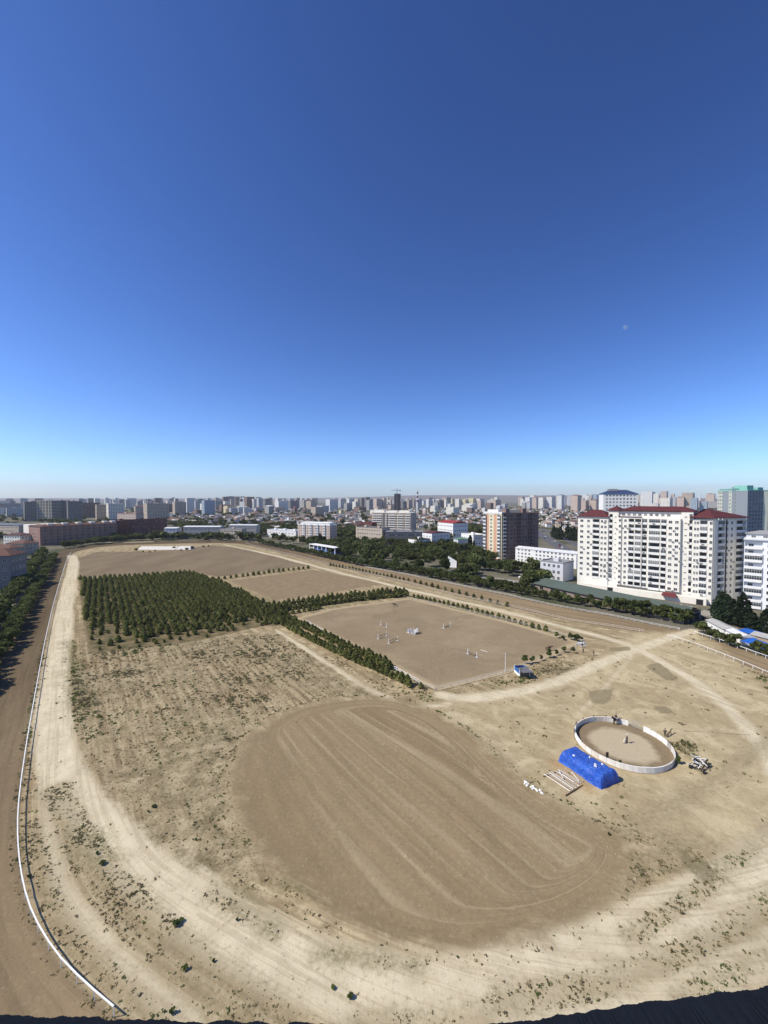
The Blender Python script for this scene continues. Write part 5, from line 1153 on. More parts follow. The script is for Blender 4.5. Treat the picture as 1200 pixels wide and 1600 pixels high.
def human(label, loc, rz, shirt, trousers, pose='stand', group=None, mirror=1):
    """one continuous skinned body; shirt, trousers and skin are its regions, hair and shoes its children"""
    t = thing('person', label, 'person', loc, rz, group)
    if pose == 'stand':  hipz, kn, ft = .93, [(.10,-.03,.50), (-.10,.06,.50)], [(.11,.02,.08), (-.13,.02,.08)]
    elif pose == 'walk': hipz, kn, ft = .92, [(.10,-.18,.52), (-.10,.06,.50)], [(.10,-.30,.09), (-.10,.34,.12)]
    else:                hipz, kn, ft = .95, [(.34,-.28,.78), (-.34,-.28,.78)], [(.38,-.10,.36), (-.38,-.10,.36)]      # astride
    V = [(0,0,hipz), (0,0,hipz+.22), (0,.01,hipz+.44), (0,0,hipz+.56), (0,-.02,hipz+.66), (0,-.03,hipz+.77)]; Rr = [.15,.14,.165,.07,.09,.095]
    E = [(0,1),(1,2),(2,3),(3,4),(4,5)]
    arms = {'stand': [((.24,0,.42),(.30,.02,.20),(.28,-.10,-.02)), ((-.24,0,.42),(-.32,-.04,.20),(-.26,-.22,.08))], 'walk': [((.24,0,.42),(.29,.12,.18),(.28,.02,-.04)), ((-.24,0,.42),(-.29,-.12,.20),(-.26,-.30,.10))],
            'ride': [((.24,0,.42),(.28,-.10,.18),(.12,-.36,.16)), ((-.24,0,.42),(-.28,-.10,.18),(-.12,-.36,.16))]}[pose if pose in ('stand','walk') else 'ride']
    for sh, el, ha in arms:
        b = len(V); V += [(sh[0], sh[1], hipz+sh[2]), (el[0], el[1], hipz+el[2]), (ha[0], ha[1], hipz+ha[2]), (ha[0]*.98, ha[1]-.08, hipz+ha[2]-.06)]; Rr += [.07,.05,.038,.042]; E += [(2,b),(b,b+1),(b+1,b+2),(b+2,b+3)]
    for k, f in zip(kn, ft):
        b = len(V); V += [(k[0]*.95, k[1]*.3, hipz-.09), k, f, (f[0], f[1]-.16, f[2]-.03)]; Rr += [.105,.07,.045,.045]; E += [(0,b),(b,b+1),(b+1,b+2),(b+2,b+3)]
    def paint(c):
        if c.z > hipz+.52: return 0
        if c.z < .13 and pose != 'ride': return 3
        if c.z < hipz+.02 and abs(c.x) < .26 or c.z < hipz-.1 and not (abs(c.x) > .23 and c.z > hipz-.16): return 2
        if abs(c.x) > .22 and c.z < hipz+.06: return 0
        return 1
    link('body', skin('body', V, E, Rr, [SKIN_, shirt, trousers, BLACK], paint), t)
    h = MB(); h.sphere((0, .0, hipz+.765), .118, 9, 6, 0, 1.05); hm = h.mesh('hair', [HAIR]); hb = bmesh.new(); hb.from_mesh(hm)
    bmesh.ops.delete(hb, geom=[v for v in hb.verts if v.co.z < hipz+.72 or (v.co.y < -.07 and v.co.z < hipz+.79)], context='VERTS'); hb.to_mesh(hm); hb.free(); link('hair', hm, t)
    f = MB(); f.box(-.016, -.145, hipz+.735, .016, -.105, hipz+.775); f.build('nose', SKIN_, t)
    for sx in (-1, 1): e = MB(); e.box(sx*.045-.016, -.126, hipz+.782, sx*.045+.016, -.108, hipz+.797); e.build('eye', HAIR, t)
    return t
def horse(label, loc, rz, coat, gait='stand', group=None, head='up'):
    """one continuous skinned body facing -y, mane, tail and ears its children"""
    t = thing('horse', label, 'horse', loc, rz, group)
    V = [(0,.62,1.28), (0,.25,1.22), (0,-.15,1.20), (0,-.55,1.25)]; Rr = [(.27,.29),(.28,.30),(.28,.31),(.24,.31)]
    hz = {'up': [(0,-.90,1.55),(0,-1.12,1.85),(0,-1.32,1.82),(0,-1.58,1.62)], 'low': [(0,-.95,1.35),(0,-1.28,1.50),(0,-1.48,1.42),(0,-1.72,1.20)]}[head]
    b = len(V); V += hz; Rr += [.20,.135,.13,.085]; E = [(0,1),(1,2),(2,3),(3,b),(b,b+1),(b+1,b+2),(b+2,b+3)]
    fr = {'stand': [(0,0),(0,.05)], 'canter': [(-.35,.25),(-.12,-.10)], 'walk': [(-.22,.02),(.16,.0)]}[gait]; bk = {'stand': [(0,0),(.06,0)], 'canter': [(.28,.10),(-.10,.0)], 'walk': [(.2,.03),(-.16,0)]}[gait]
    for sx, (dy, dz) in zip((1,-1), fr):
        b = len(V); V += [(sx*.16,-.52,.98), (sx*.16,-.52+dy*.6,.56+dz*.4), (sx*.16,-.50+dy*(.7 if dz > .1 else 1),.14+dz), (sx*.16,-.55+dy,.04+dz)]; Rr += [.125,.065,.043,.062]; E += [(3,b),(b,b+1),(b+1,b+2),(b+2,b+3)]
    for sx, (dy, dz) in zip((1,-1), bk):
        b = len(V); V += [(sx*.16,.50,1.0), (sx*.16,.45+dy*.3,.80), (sx*.16,.74+dy*.7,.50+dz*.5), (sx*.16,.70+dy,.13+dz), (sx*.16,.64+dy,.04+dz)]; Rr += [.17,.12,.06,.045,.062]; E += [(0,b),(b,b+1),(b+1,b+2),(b+2,b+3),(b+3,b+4)]
    link('body', skin('body', V, E, Rr, [coat], None, 1, 2), t)
    m = MB(); m.tube((0,.86,1.38), (0,1.04,1.10), .075, 6, 0, .09); m.tube((0,1.04,1.10), (0,1.12,.62), .09, 6, 0, .03); m.build('tail', HAIR, t)
    m = MB(); a, c = hz[0], hz[1]
    for k in range(5):
        f0, f1 = k/5, (k+1)/5; m.box(-.03, a[1]+(c[1]-a[1])*f1, a[2]+(c[2]-a[2])*f0+.10, .03, a[1]+(c[1]-a[1])*f0+.05, a[2]+(c[2]-a[2])*f1+.19)
    m.build('mane', HAIR, t)
    for sx in (-1, 1): m = MB(); m.tube((sx*.06, hz[1][1]-.02, hz[1][2]+.10), (sx*.08, hz[1][1]-.04, hz[1][2]+.27), .04, 5, 0, .008); m.build('ear', coat, t)
    return t
DBAY = M('dark brown coat', (.030,.017,.012), .5, .3, .15, 2); BAY = M('brown coat', (.075,.035,.022), .5, .3, .15, 2)
h1 = on(962.5, 1131.5); hz1 = math.atan2(-.42, -1.0)+math.pi/2
horse('dark brown horse cantering by the far wall of the round pen, ridden', h1, hz1, DBAY, 'canter')
s_ = MB(); s_.box(-.30, -.32, 1.50, .30, .22, 1.56); s_.box(-.32, -.12, .95, -.28, .12, 1.52); s_.box(.28, -.12, .95, .32, .12, 1.52)
tag(s_.build('saddle_cloth', WHITE, None, h1, hz1), 'white saddle cloth on the cantering dark horse', 'saddle cloth')
rp = human('rider in a dark top on the cantering dark horse', (h1.x, h1.y, h1.z+.58), hz1, cloth('dark maroon top', (.06,.025,.03)), cloth('charcoal breeches', (.05,.05,.06)), 'ride')
q = on(979.5, 1161); human('person in a dark jacket and pale cap standing in the middle of the pen', q, .8, cloth('black jacket', (.022,.02,.022)), cloth('black trousers', (.02,.02,.024)), 'stand')
c_ = MB(); c_.sphere((0,0,1.80), .125, 9, 5, 0, .8); c_.box(-.08, -.22, 1.76, .08, -.08, 1.79); tag(c_.build('cap', WHITE, None, q, .8), 'pale cap on the person standing in the pen', 'cap')
def dog(loc, rz):
    t = thing('dog', 'small white dog with dark feet beside the person in the pen', 'dog', loc, rz); V = [(0,.32,.52),(0,0,.50),(0,-.30,.54),(0,-.46,.70),(0,-.60,.72),(0,-.76,.66)]; Rr = [.11,.12,.14,.09,.09,.05]; E = [(0,1),(1,2),(2,3),(3,4),(4,5)]
    for sx in (-1,1):
        b = len(V); V += [(sx*.09,-.30,.38),(sx*.09,-.29,.2),(sx*.09,-.33,.03)]; Rr += [.06,.035,.04]; E += [(2,b),(b,b+1),(b+1,b+2)]
        b = len(V); V += [(sx*.09,.30,.38),(sx*.09,.40,.20),(sx*.09,.34,.03)]; Rr += [.075,.035,.04]; E += [(0,b),(b,b+1),(b+1,b+2)]
    link('body', skin('body', V, E, Rr, [M('white fur', (.62,.58,.52)), HAIR], lambda c: 1 if c.z < .15 else 0, 1, 1), t)
    m = MB(); m.tube((0,.40,.56), (0,.62,.74), .03, 5, 0, .015); m.build('tail', M('white fur', (.62,.58,.52)), t)
    for sx in (-1,1): m = MB(); m.tube((sx*.05,-.57,.78), (sx*.07,-.56,.90), .03, 4, 0, .005); m.build('ear', HAIR, t)
dog(on(975.5, 1160.5), 2.4)
q = on(1039, 1151); human('person in dark clothes standing outside the pen gate', q, 2.6, cloth('dark grey jumper', (.05,.045,.05)), cloth('black trousers', (.02,.02,.024)), 'stand')
def plank():
    a = on(1041, 1152); b = on(1050, 1146.5); t = thing('leaning_plank', 'long dark plank propped on a trestle beside the pen gate', 'plank', a); d = b-a; d.z = 0
    m = MB(); m.tube((0,0,.25), (d.x*1.0, d.y*1.0, 1.1), .12, 4); m.build('board', M('brown plank', (.19,.13,.09)), t)
    for s in (.3, .75): m = MB(); m.tube((d.x*s-.2, d.y*s, 0), (d.x*s, d.y*s, .25+.85*s), .05, 4); m.tube((d.x*s+.2, d.y*s, 0), (d.x*s, d.y*s, .25+.85*s), .05, 4); m.build('trestle_leg', DWOOD, t)
plank()
horse('dark horse standing alone at the far side of the riding arena', on(617.5, 948), -1.57, DBAY, 'walk', None, 'low')
horse('brown horse standing behind the dark little tree by the arena fence', on(857, 1017), 1.75, BAY, 'stand', None, 'low')
human('person in dark clothes standing at the white barriers by the arena corner', on(911, 1021), .4, cloth('black jumper', (.025,.022,.025)), cloth('dark jeans', (.03,.035,.05)), 'stand')
human('person in black walking alone on the sand right of the arena corner', on(927.6, 1024.5), 2.0, cloth('black shirt', (.02,.02,.022)), cloth('black trousers', (.02,.02,.024)), 'walk')
human('person in a dark top leaning at the arena corner fence', on(909.5, 1012.5), -.4, cloth('navy top', (.02,.025,.05)), cloth('black trousers', (.02,.02,.024)), 'stand')
def barrier(label, p, rz):
    t = thing('barrier', label, 'barrier', p, rz, 'white barriers at the arena corner')
    for x in (-.9, .9): m = MB(); m.box(x-.06, -.3, 0, x+.06, .3, .08); m.box(x-.05, -.05, .08, x+.05, .05, 1.1); m.build('leg', WR, t)
    m = MB(); m.box(-1, -.03, .55, 1, .03, 1.05); m.build('panel', WR, t)
barrier('white panel barrier left of the people at the arena corner', on(904, 1011), .1); barrier('white panel barrier nearest the fence end at the arena corner', on(908, 1008.5), -.3)
barrier('low white barrier between the two people at the arena corner', on(912.5, 1010.5), .4)
# ------------------------------------------------------------------ show jumps
def standard(label, p, h=1.75, w=.5, rz=0.0, group=None):
    t = thing('jump_stand', label, 'jump stand', p, rz, group)
    m = MB(); m.box(-.06, -.06, .1, .06, .06, h); m.build('upright', WR, t)
    m = MB(); m.box(-.5, -.06, 0, .5, .06, .1); m.box(-.06, -.45, 0, .06, .45, .1); m.build('foot', WR, t)
    if w > .3: m = MB(); m.box(.12, -.03, .3, .12+w, .03, h*.85); [m.box(.12+k*w/4-.02, -.035, .1, .12+k*w/4+.04, .035, h*.9) for k in range(5)]; m.build('wing', WR, t)
    return t
def pole(label, a, b, mat, r=.06, group=None, cat='pole'):
    a = Vector(a); b = Vector(b); t = MB(); t.tube((0,0,0), b-a, r, 7); o = t.build('jump_pole' if cat == 'pole' else 'timber_pole', mat, None, a); tag(o, label, cat, group); return o
POLE_D = M('dark striped pole', (.11,.09,.075)); POLE_W = M('white pole', (.74,.72,.68)); POLE_G = M('weathered pole', (.40,.35,.29), .9, .1, .2, 2)
def jump(k, pa, pb, za, zb, desc, mat=POLE_D):
    A, B = on(*pa), on(*pb); rz = math.atan2(B.y-A.y, B.x-A.x)
    standard('white jump stand at the left of the %s' % desc, A, 1.75, .2, rz); standard('white jump stand at the right of the %s' % desc, B, 1.75, .2, rz)
    if mat:
        pole('dark pole across the %s' % desc, A+Vector((0,0,za)), B+Vector((0,0,zb)), mat, .075)
        pole('lower dark pole of the %s' % desc, A+Vector((.0,0,.07)), B+Vector((0,0,za*.6+.05)), mat, .06)
jump(0, (595.3,976.5), (603.8,980), .9, 1.3, 'farthest jump, upper left in the arena')
jump(1, (591,998.5), (604,994), .95, .95, 'left jump of the middle pair'); jump(2, (607.5,1005.5), (621,1001.5), .95, .95, 'right jump of the middle pair')
jump(3, (693.2,981.5), (703.5,978.5), .5, .5, 'low jump at the arena right back'); jump(4, (731,1021.5), (745,1027), .6, .6, 'nearest jump by the arena front')
pole('white pole lying on the sand beside the nearest jump', on(751,1015.6)+Vector((0,0,.06)), on(761.5,1018.8)+Vector((0,0,.06)), POLE_W, .06)
for i, (px, py) in enumerate(((636.8,988.2),(638.6,989.2),(641,987.6),(643.5,989.5),(646,986.5),(648.4,990.2),(650.5,989.4),(652.6,987.3),(647.5,991.4))):
    standard('white slatted jump wing in the cluster at the arena middle', on(px, py), 1.5, .42, .4*i, 'jump wings stacked at the arena middle')
for i in range(4): pole('dark pole lying by the cluster of jump wings', on(646+i*2, 990.5+.4*i)+Vector((0,0,.08)), on(656+i*1.2, 988+.5*i)+Vector((0,0,.08)), POLE_D, .06, 'poles by the cluster of jump wings')
t = thing('flag_pole', 'tall white bare pole standing inside the arena front fence', 'pole', on(789.5, 1050)); m = MB(); m.tube((0,0,0), (0,0,5.4), .09, 8, 0, .06); m.build('shaft', WR, t); m = MB(); m.tube((0,0,0), (0,0,.25), .22, 8); m.build('base', CONC, t); m = MB(); m.sphere((0,0,5.45), .1, 7, 5); m.build('finial', WR, t)
# ------------------------------------------------------------------ blue booth
def booth():
    a = on(803.5, 1050); b = on(812, 1058); d = (b-a); L = Vector((d.x, d.y, 0)).length; t = thing('judge_booth', 'small open blue booth with a white lower band beside the arena fence', 'booth', a, math.atan2(d.y, d.x)); h = 1.9; W = 3.0
    BL = M('blue painted board', (.035,.12,.33), .6, .25, .1)
    for nm, z0, z1, mt in (('white_band', 0, .75, WHITE), ('blue_board', .75, h, BL)):
        m = MB(); m.box(0, 0, z0, L, .07, z1); m.box(0, .07, z0, .07, W, z1); m.box(.07, W-.07, z0, L, W, z1); m.build(nm, mt, t)
    m = MB(); m.box(L-.07, .07, 0, L, W-.07, h*.95); m.build('shaded_side', M('dark timber and shade', (.13,.10,.08)), t)  # right side coloured dark, its shade painted with the post timber
    for x, y in ((.05,.05),(L-.05,.05),(.05,W-.05),(L-.05,W-.05)): m = MB(); m.box(x-.07, y-.07, 0, x+.07, y+.07, h+.35); m.build('post', WHITE, t)
    m = MB(); m.box(L*.45, .2, h-.1, L+1.6, W+.1, h); m.build('roof_board', M('grey ply', (.14,.14,.15)), t); m = MB(); m.box(.4, 1.2, 0, 1.0, W-.4, .5); m.build('bench', WOOD, t)
booth()
# ------------------------------------------------------------------ tarpaulin over a stack, with its weights
def tarp():
    b = on(941, 1236); a = on(872.5, 1189); ux = Vector((b.x-a.x, b.y-a.y, 0)); L = ux.length; rz = math.atan2(ux.y, ux.x); W = 4.6; h = 2.25
    t = thing('covered_stack', 'long stack covered with a bright blue tarpaulin beside the round pen', 'tarpaulin stack', a, rz)
    nx_, ny_ = 90, 60; v = []; rg = np.random.default_rng(5)
    for j in range(ny_+1):
        for i in range(nx_+1):
            x = L*i/nx_; s = j/ny_                                      # across: near skirt, near side, top, far side, skirt
            prof = [(0,-.25,.0),(.10,-.02,.30),(.26,.12,h*.72),(.33,.40,h*.90),(.41,.9,h),(.59,W-.9,h),(.67,W-.40,h*.90),(.74,W-.12,h*.72),(.90,W+.02,.30),(1,W+.25,.0)]
            for (s0,y0,z0),(s1,y1,z1) in zip(prof[:-1], prof[1:]):
                if s0 <= s <= s1: k = (s-s0)/(s1-s0); y = y0+(y1-y0)*k; zz = z0+(z1-z0)*k; break
            e = min(x, L-x)/.9; e = min(max(e, 0), 1); zz *= .30+.70*(1-(1-e)**2.2)*1.0 if e < 1 else 1
            if e == 0: zz = 0.0
            wr = .16*abs(2*vnoise(np.array([[x*1.1+y*.5, y*.9]]), 1.0, 4)[0]-1)-.06+.30*(vnoise(np.array([[x*.55, y*.5]]), 1.0, 6)[0]-.5)+.06*(vnoise(np.array([[x*3.1, y*2.2+x]]), 1.0, 8)[0]-.5)
            v.append((x+wr*.4*(1-e), y+wr*.6, max(.02, zz+wr*min(1, zz))-.10*math.sin(x/L*math.pi*3)**2*(zz > 1.8)))
    idx = np.arange((nx_+1)*(ny_+1)).reshape(ny_+1, nx_+1); f = np.stack([idx[:-1,:-1].ravel(), idx[:-1,1:].ravel(), idx[1:,1:].ravel(), idx[1:,:-1].ravel()], 1)[:, ::-1]
    nt = NT('blue tarpaulin'); c = nt.coord(); w = nt.noise(nt.vmul(c, (1.2, 2.4, 1)), 1.3, 5, .6, 1.2); nt.bump(w, 1.0, .30)
    nt.done(nt.mix(nt.sm(nt.noise(c, .8, 3), .3, .7), (.010,.072,.42), (.022,.11,.50)), .30, .5)
    link('tarpaulin', npmesh('tarpaulin', np.array(v), f, nt.mat, smooth=True), t)
    m = MB(); m.box(.4, .25, 0, L-.4, W-.25, h*.6); m.build('stack', WOOD, t)
    rr = random.Random(6)
    for k in range(5):
        x, y = (rr.uniform(.8, L-.8), rr.uniform(.8, W-.8)); m = MB(); m.box(-.22, -.12, 0, .22, .12, .14); o = m.build('brick', WHITEWALL, None, t.matrix_basis @ Vector((x, y, h+.02-.10*math.sin(x/L*math.pi*3)**2)), rr.uniform(0, 3)); tag(o, 'pale weight lying on top of the blue tarpaulin', 'weight', 'weights on the tarpaulin')
tarp()
t = thing('timber_post', 'dark upright post between the tarpaulin and the pen wall', 'post', on(948.5, 1190)); m = MB(); m.box(-.22, -.1, -.2, .22, .1, 1.6); m.build('board', DWOOD, t); m = MB(); m.box(-.26, -.13, 1.6, .26, .13, 1.66); m.build('cap_board', DWOOD, t)
put_tree('bush', RAND, on(968.5, 1196).x, on(968.5, 1196).y, .48, 'grey green bush growing against the outside of the pen wall', None)
put_tree('bush', RAND, on(1062, 1196).x, on(1064, 1194).y, .55, 'dark scrubby bush at the right of the pen wall', None)
# poles laid out on two bearers, white stones
pr_ = random.Random(14)
for k in range(15):
    s = k/14; a = on(847+43*s*.62+2, 1206.5+ -6*s*.4); a = G(852+(880-852)*s, 1212+(1203-1212)*s); b = G(892+(910-892)*s, 1239+(1223-1239)*s); e = Vector((pr_.uniform(-.25,.25), pr_.uniform(-.3,.3), .22+.05*(k % 3)))
    pole('weathered pole laid out on bearers beside the tarpaulin', a+e, b+Vector((e.x*.5, e.y, e.z)), POLE_G if k % 3 else POLE_W, .065, 'poles laid out on bearers', 'timber')
for a, b in (((873,1206),(880,1220)), ((893,1210),(905,1224)), ((878,1213),(897,1226))): pole('white pole lying across the row of weathered poles', G(*a)+Vector((0,0,.42)), G(*b)+Vector((0,0,.42)), POLE_W, .06, 'poles lying across the row', 'timber')
pole('dark bearer under the near ends of the poles', G(884,1244)+Vector((0,0,.1)), G(911,1228)+Vector((0,0,.1)), DWOOD, .11, None, 'timber'); pole('dark bearer under the far ends of the poles', G(850,1214)+Vector((0,0,.1)), G(878,1204)+Vector((0,0,.1)), DWOOD, .1, None, 'timber')
for k in range(24):
    s = pr_.random(); p = on(818+29*s+pr_.uniform(-2,2), 1223+17*s+pr_.uniform(-2,2)); m = MB(); r = pr_.uniform(.12,.26); m.sphere((0,0,r*.5), r, 6, 4, 0, .75); m.v = [(x*pr_.uniform(.7,1.3), y*pr_.uniform(.7,1.4), z_*pr_.uniform(.7,1.2)) for x, y, z_ in m.v]
    tag(m.build('white_stone', WHITE, None, p, pr_.uniform(0,3)), 'white lump in the scatter left of the laid out poles', 'stone', 'white lumps left of the poles')
# old cart chassis piled with white painted scrap
def cart():
    c = on(1093, 1200); rz = math.radians(38); t = thing('cart', 'old four wheeled cart chassis heaped with white painted scrap, right of the pen', 'cart', c, rz)
    m = MB()
    for y in (-.7, .7): m.box(-1.9, y-.06, .55, 1.9, y+.06, .68)
    for x in (-1.7, -.6, .6, 1.7): m.box(x-.06, -.7, .56, x+.06, .7, .66)
    m.build('frame', BLACK, t)
    for x in (-1.5, 1.5):
        for y in (-1.05, 1.05):
            w = MB(); w.tube((x, y-.13, .42), (x, y+.13, .42), .42, 16); wo = w.build('wheel', BLACK, t); r = MB(); r.tube((x, y-.145, .42), (x, y+.145, .42), .2, 12); r.build('rim', M('pale rim', (.55,.5,.45)), wo)
        a = MB(); a.tube((x, -1.05, .42), (x, 1.05, .42), .06, 6); a.build('axle', BLACK, t)
    rr = random.Random(3)
    for k in range(26):
        p = Vector((rr.uniform(-1.7,1.7), rr.uniform(-.9,.9), rr.uniform(.7,1.25))); d = Vector((rr.uniform(-1,1), rr.uniform(-1,1), rr.uniform(-.25,.4))).normalized()*rr.uniform(.35,1.0)
        m = MB(); m.tube(-d, d, rr.uniform(.05,.10), 5); o = m.build('scrap_piece', rr.choice([WHITE, WHITE, DWOOD, CONC]), None, None); o.matrix_world = Matrix.Translation(c) @ rotz(rz) @ Matrix.Translation(p); tag(o, 'painted scrap piece heaped on the old cart', 'scrap', 'scrap pieces heaped on the cart')
cart()
p = on(1085, 1188); m = MB(); m.tube((0,0,.05), (G(1118,1148)-p)+Vector((0,0,.05)), .03, 4)
q0, q1 = G(1068,1142), G(1173,1149); m = MB(); m.tube(q0+Vector((0,0,.06)), q1+Vector((0,0,.06)), .05, 5); tag(m.build('hose', M('grey hose', (.24,.2,.16))), 'thin straight grey pipe lying on the sand right of the pen', 'pipe')
# ------------------------------------------------------------------ yard behind the outer fence at the right
def low_shed(label, pA, pB, depth, h, wall, roof):
    return simple('shed', label, 'shed', pA, pB, depth, h, 1, wall, 4.0, 1.2, 1.0, 'gable', roof, .7, sides=('f',))
low_shed('low white walled shed with a grey roof below the dark firs', gp(1109, 158), gp(1136, 147), 4, 2.9, WHITE, CONC)
low_shed('second low white shed beside the dark firs, nearer the blue roof', gp(1136, 148), gp(1162, 139), 4, 2.8, WHITE, PALEROOF)
BLT = M('blue sheet roof', (.015,.11,.45), .4, .4, .08)
def blue_roof(label, pA, pB, depth, h, tilt):
    L, a = front(pA, pB); t = thing('canopy', label, 'canopy', (pA[0], pA[1], 0), a)
    m = MB(); m.add([(0,0,h),(L,0,h),(L,depth,h+tilt),(0,depth,h+tilt),(0,0,h-.12),(L,0,h-.12),(L,depth,h+tilt-.12),(0,depth,h+tilt-.12)], [(0,1,2,3),(7,6,5,4),(0,4,5,1),(1,5,6,2),(2,6,7,3),(3,7,4,0)]); m.build('roof', BLT, t)
    for x in (.2, L-.2):
        for y in (.2, depth-.2): m = MB(); m.box(x-.08, y-.08, 0, x+.08, y+.08, h); m.build('post', STEEL, t)
    m = MB(); m.box(.3, depth-.5, 0, L-.3, depth-.3, h-.2); m.build('rear_board', WOOD, t)
blue_roof('bright blue sheet canopy nearest the outer fence at the right edge', gp(1163, 136), gp(1199, 128), 4.0, 2.7, .9)
blue_roof('smaller blue sheet canopy behind the nearer blue canopy', gp(1158, 144), gp(1184, 139), 4.0, 3.6, .4)
low_shed('flat grey roofed shed at the right edge beside the blue canopies', gp(1180, 139), gp(1225, 132), 5, 3.6, WOOD, CONC)
# ------------------------------------------------------------------ cars
def car(label, p, rz, paint, van=False, group='cars on the motorway'):
    t = thing('van' if van else 'car', label, 'van' if van else 'car', p, rz, group); hh = 1.95 if van else 1.42
    m = MB(); prof = [(-2.15,.35),(-2.2,.75),(-1.95,.92),(-1.1,1.0),(1.5,1.0),(2.1,.9),(2.15,.35)] if not van else [(-2.4,.35),(-2.4,.95),(-1.9,1.1),(2.4,1.1),(2.4,.35)]
    n = len(prof); m.add([(x,-.86,z_) for x, z_ in prof]+[(x,.86,z_) for x, z_ in prof], [tuple(range(n)), tuple(range(2*n-1,n-1,-1))]+[(i,n+i,n+(i+1)%n,(i+1)%n) for i in range(n)]); m.build('body', paint, t)
    c = [(-1.0,1.0),(-.35,hh),(.95,hh),(1.6,1.0)] if not van else [(-1.85,1.1),(-1.3,hh),(2.3,hh),(2.38,1.1)]
    g = MB(); g.add([(x,-.80 if z_ < 1.2 else -.66,z_-.02) for x, z_ in c]+[(x,.80 if z_ < 1.2 else .66,z_-.02) for x, z_ in c], [(0,1,2,3),(7,6,5,4),(0,4,5,1),(1,5,6,2),(2,6,7,3)]); g.build('cabin_glass', M('car glass', (.03,.035,.04), .15, .5), t)
    r = MB(); r.box(c[1][0], -.67, hh-.03, c[2][0], .67, hh+.03); r.build('roof', paint, t)
    for x in (-1.35, 1.35):
        for y in (-.8, .8): w = MB(); w.tube((x,y-.1,.32), (x,y+.1,.32), .32, 10); w.build('wheel', BLACK, t)
PW = M('white car paint', (.75,.75,.74), .3, .5, .03); PD = M('dark car paint', (.05,.055,.065), .3, .5, .05); PS = M('silver car paint', (.42,.43,.44), .3, .5, .05); PR = M('red car paint', (.35,.04,.035), .3, .5, .05); PB = M('blue car paint', (.05,.11,.25), .3, .5, .05)
for i, (x, d, pt, nm) in enumerate(((183,415,PW,'white'),(190,446,PD,'dark'),(196,470,PS,'silver'),(200,482,PW,'white'),(206,520,PD,'dark'),(179,392,PS,'silver'),(186,428,PR,'red'),(211,540,PW,'white'))):
    car(nm+' car on the motorway, '+('nearest','second nearest','in the middle of the queue','behind the silver car','far along the road','just past the block end','between white and dark cars','farthest along the road')[i], (x+(i % 2)*4-2, d, .04), 1.30, pt, i == 0)
for i, (px, py, pt, nm, lab) in enumerate(((1085,964,PB,'blue','parked by the open end of the green shed'),(1092,966,PD,'dark','parked at the far side of the shed end'),(1118,993,PD,'dark blue','parked behind the olive trees at the right'),(1052,948,PR,'red','parked below the block entrance canopy'),(1062,950,PW,'white','parked right of the entrance canopy'),(1078,953,PS,'silver','parked near the block corner'))):
    q = G(px, py); car('%s car %s' % (nm, lab), (q.x, q.y, .05), -.8+.5*(i % 3), pt, False, 'parked cars')
for i, (px, py) in enumerate(((706,894),(816,903),(842,906),(852,903))):
    q = G(px, py); car(('white','pale','white','silver')[i]+(' car in the clearing of the grove',' van by the trees at the grove end',' van left of the grey white cube',' car beside the grey white cube')[i], (q.x, q.y, .03), .4*i, PW if i < 3 else PS, i in (1, 2), 'vehicles at the grove')
# ------------------------------------------------------------------ weeds, stones, the few larger bushes
def scatter(n, box, dens, smin, smax, rng):
    P_ = np.c_[rng.uniform(box[0], box[1], n), rng.uniform(box[2], box[3], n)]; k = rng.random(n) < dens(P_); return P_[k]
def dens(p):
    lo = sdf(p, LOOP); ov = sdf(p, OVAL); fi = sdf(p, FIELD); sa = sdf(p, SAND); ar = sdf(p, ARENA); pl = sdf(p, PLANT); pt = path_field(p); pn = np.hypot(*(p-PEN_C).T)
    gr = np.maximum.reduce([sdf(p, q) for q in GREEN])
    c1 = vnoise(p, .16, 31); c2 = vnoise(p, .55, 32); cl = np.clip((c1-.32)*1.9, 0, 1)*np.clip((c2-.25)*1.8, 0, 1)
    row = .6+.4*np.sin((p@np.array([.80,.60]))*2.4)
    d = np.where(fi > 0, .52*cl*row+.05, 0); low = (lo > 1) & (fi <= 0) & (sa <= 0) & (p[:,1] < 128); bn = band_field(p); d = np.where(low, .36*cl+.04, d); d = np.where(bn > -.3, np.maximum(d, .55*np.clip((c2-.2)*1.6, 0, 1)), d)
    d = np.where((sa > 0), .025*cl+.002+.22*cl*np.exp(-(np.minimum(np.hypot(*(p-np.array([32,66])).T), 60)/9)**2), d)
    d = np.where((lo > -.9) & (lo < .9) & (p[:,0] < -25), .45*c2, d); d = np.where(gr > 0, np.maximum(d, .75*c2), d)
    d = np.where((pt > -.4) & (bn < .2), d*.06, d); d = np.where((ov > -.6) | (ar > -1) | (pn < 9.2), 0, d); d = np.where((ov < -.6) & (ov > -2.0), np.maximum(d, .25*c2), d)
    return d
W1 = scatter(480000, (-120, 125, 30, 150), dens, 0, 0, RNG)
rg = np.random.default_rng(77); nW = len(W1)
size = (.04+.15*rg.random(nW)**2.6)*np.clip(.6+vnoise(W1, .12, 41), .5, 1.5)*np.clip(W1[:,1]/70, .8, 1.5); k9 = 6; print('weeds', nW)
base = np.repeat(W1, k9, 0); sz = np.repeat(size, k9); a = rg.uniform(0, 2*np.pi, len(base)); rad = sz*1.25*np.sqrt(rg.random(len(base)))
zb_ = np.repeat(np.array([ground_z(x, y) for x, y in W1]), k9)
cen = np.c_[base[:,0]+rad*np.cos(a), base[:,1]+rad*np.sin(a), zb_+sz*rg.uniform(.1, .75, len(base))]
v, f = leaf_quads(cen, 1.0, rg); v = np.repeat(cen, 4, 0)+(v-np.repeat(cen, 4, 0))*np.repeat(sz*.62, 4)[:, None]
gre = np.repeat((vnoise(W1, .10, 51) > .60) | (rg.random(nW) < .12), k9).astype(np.int32)
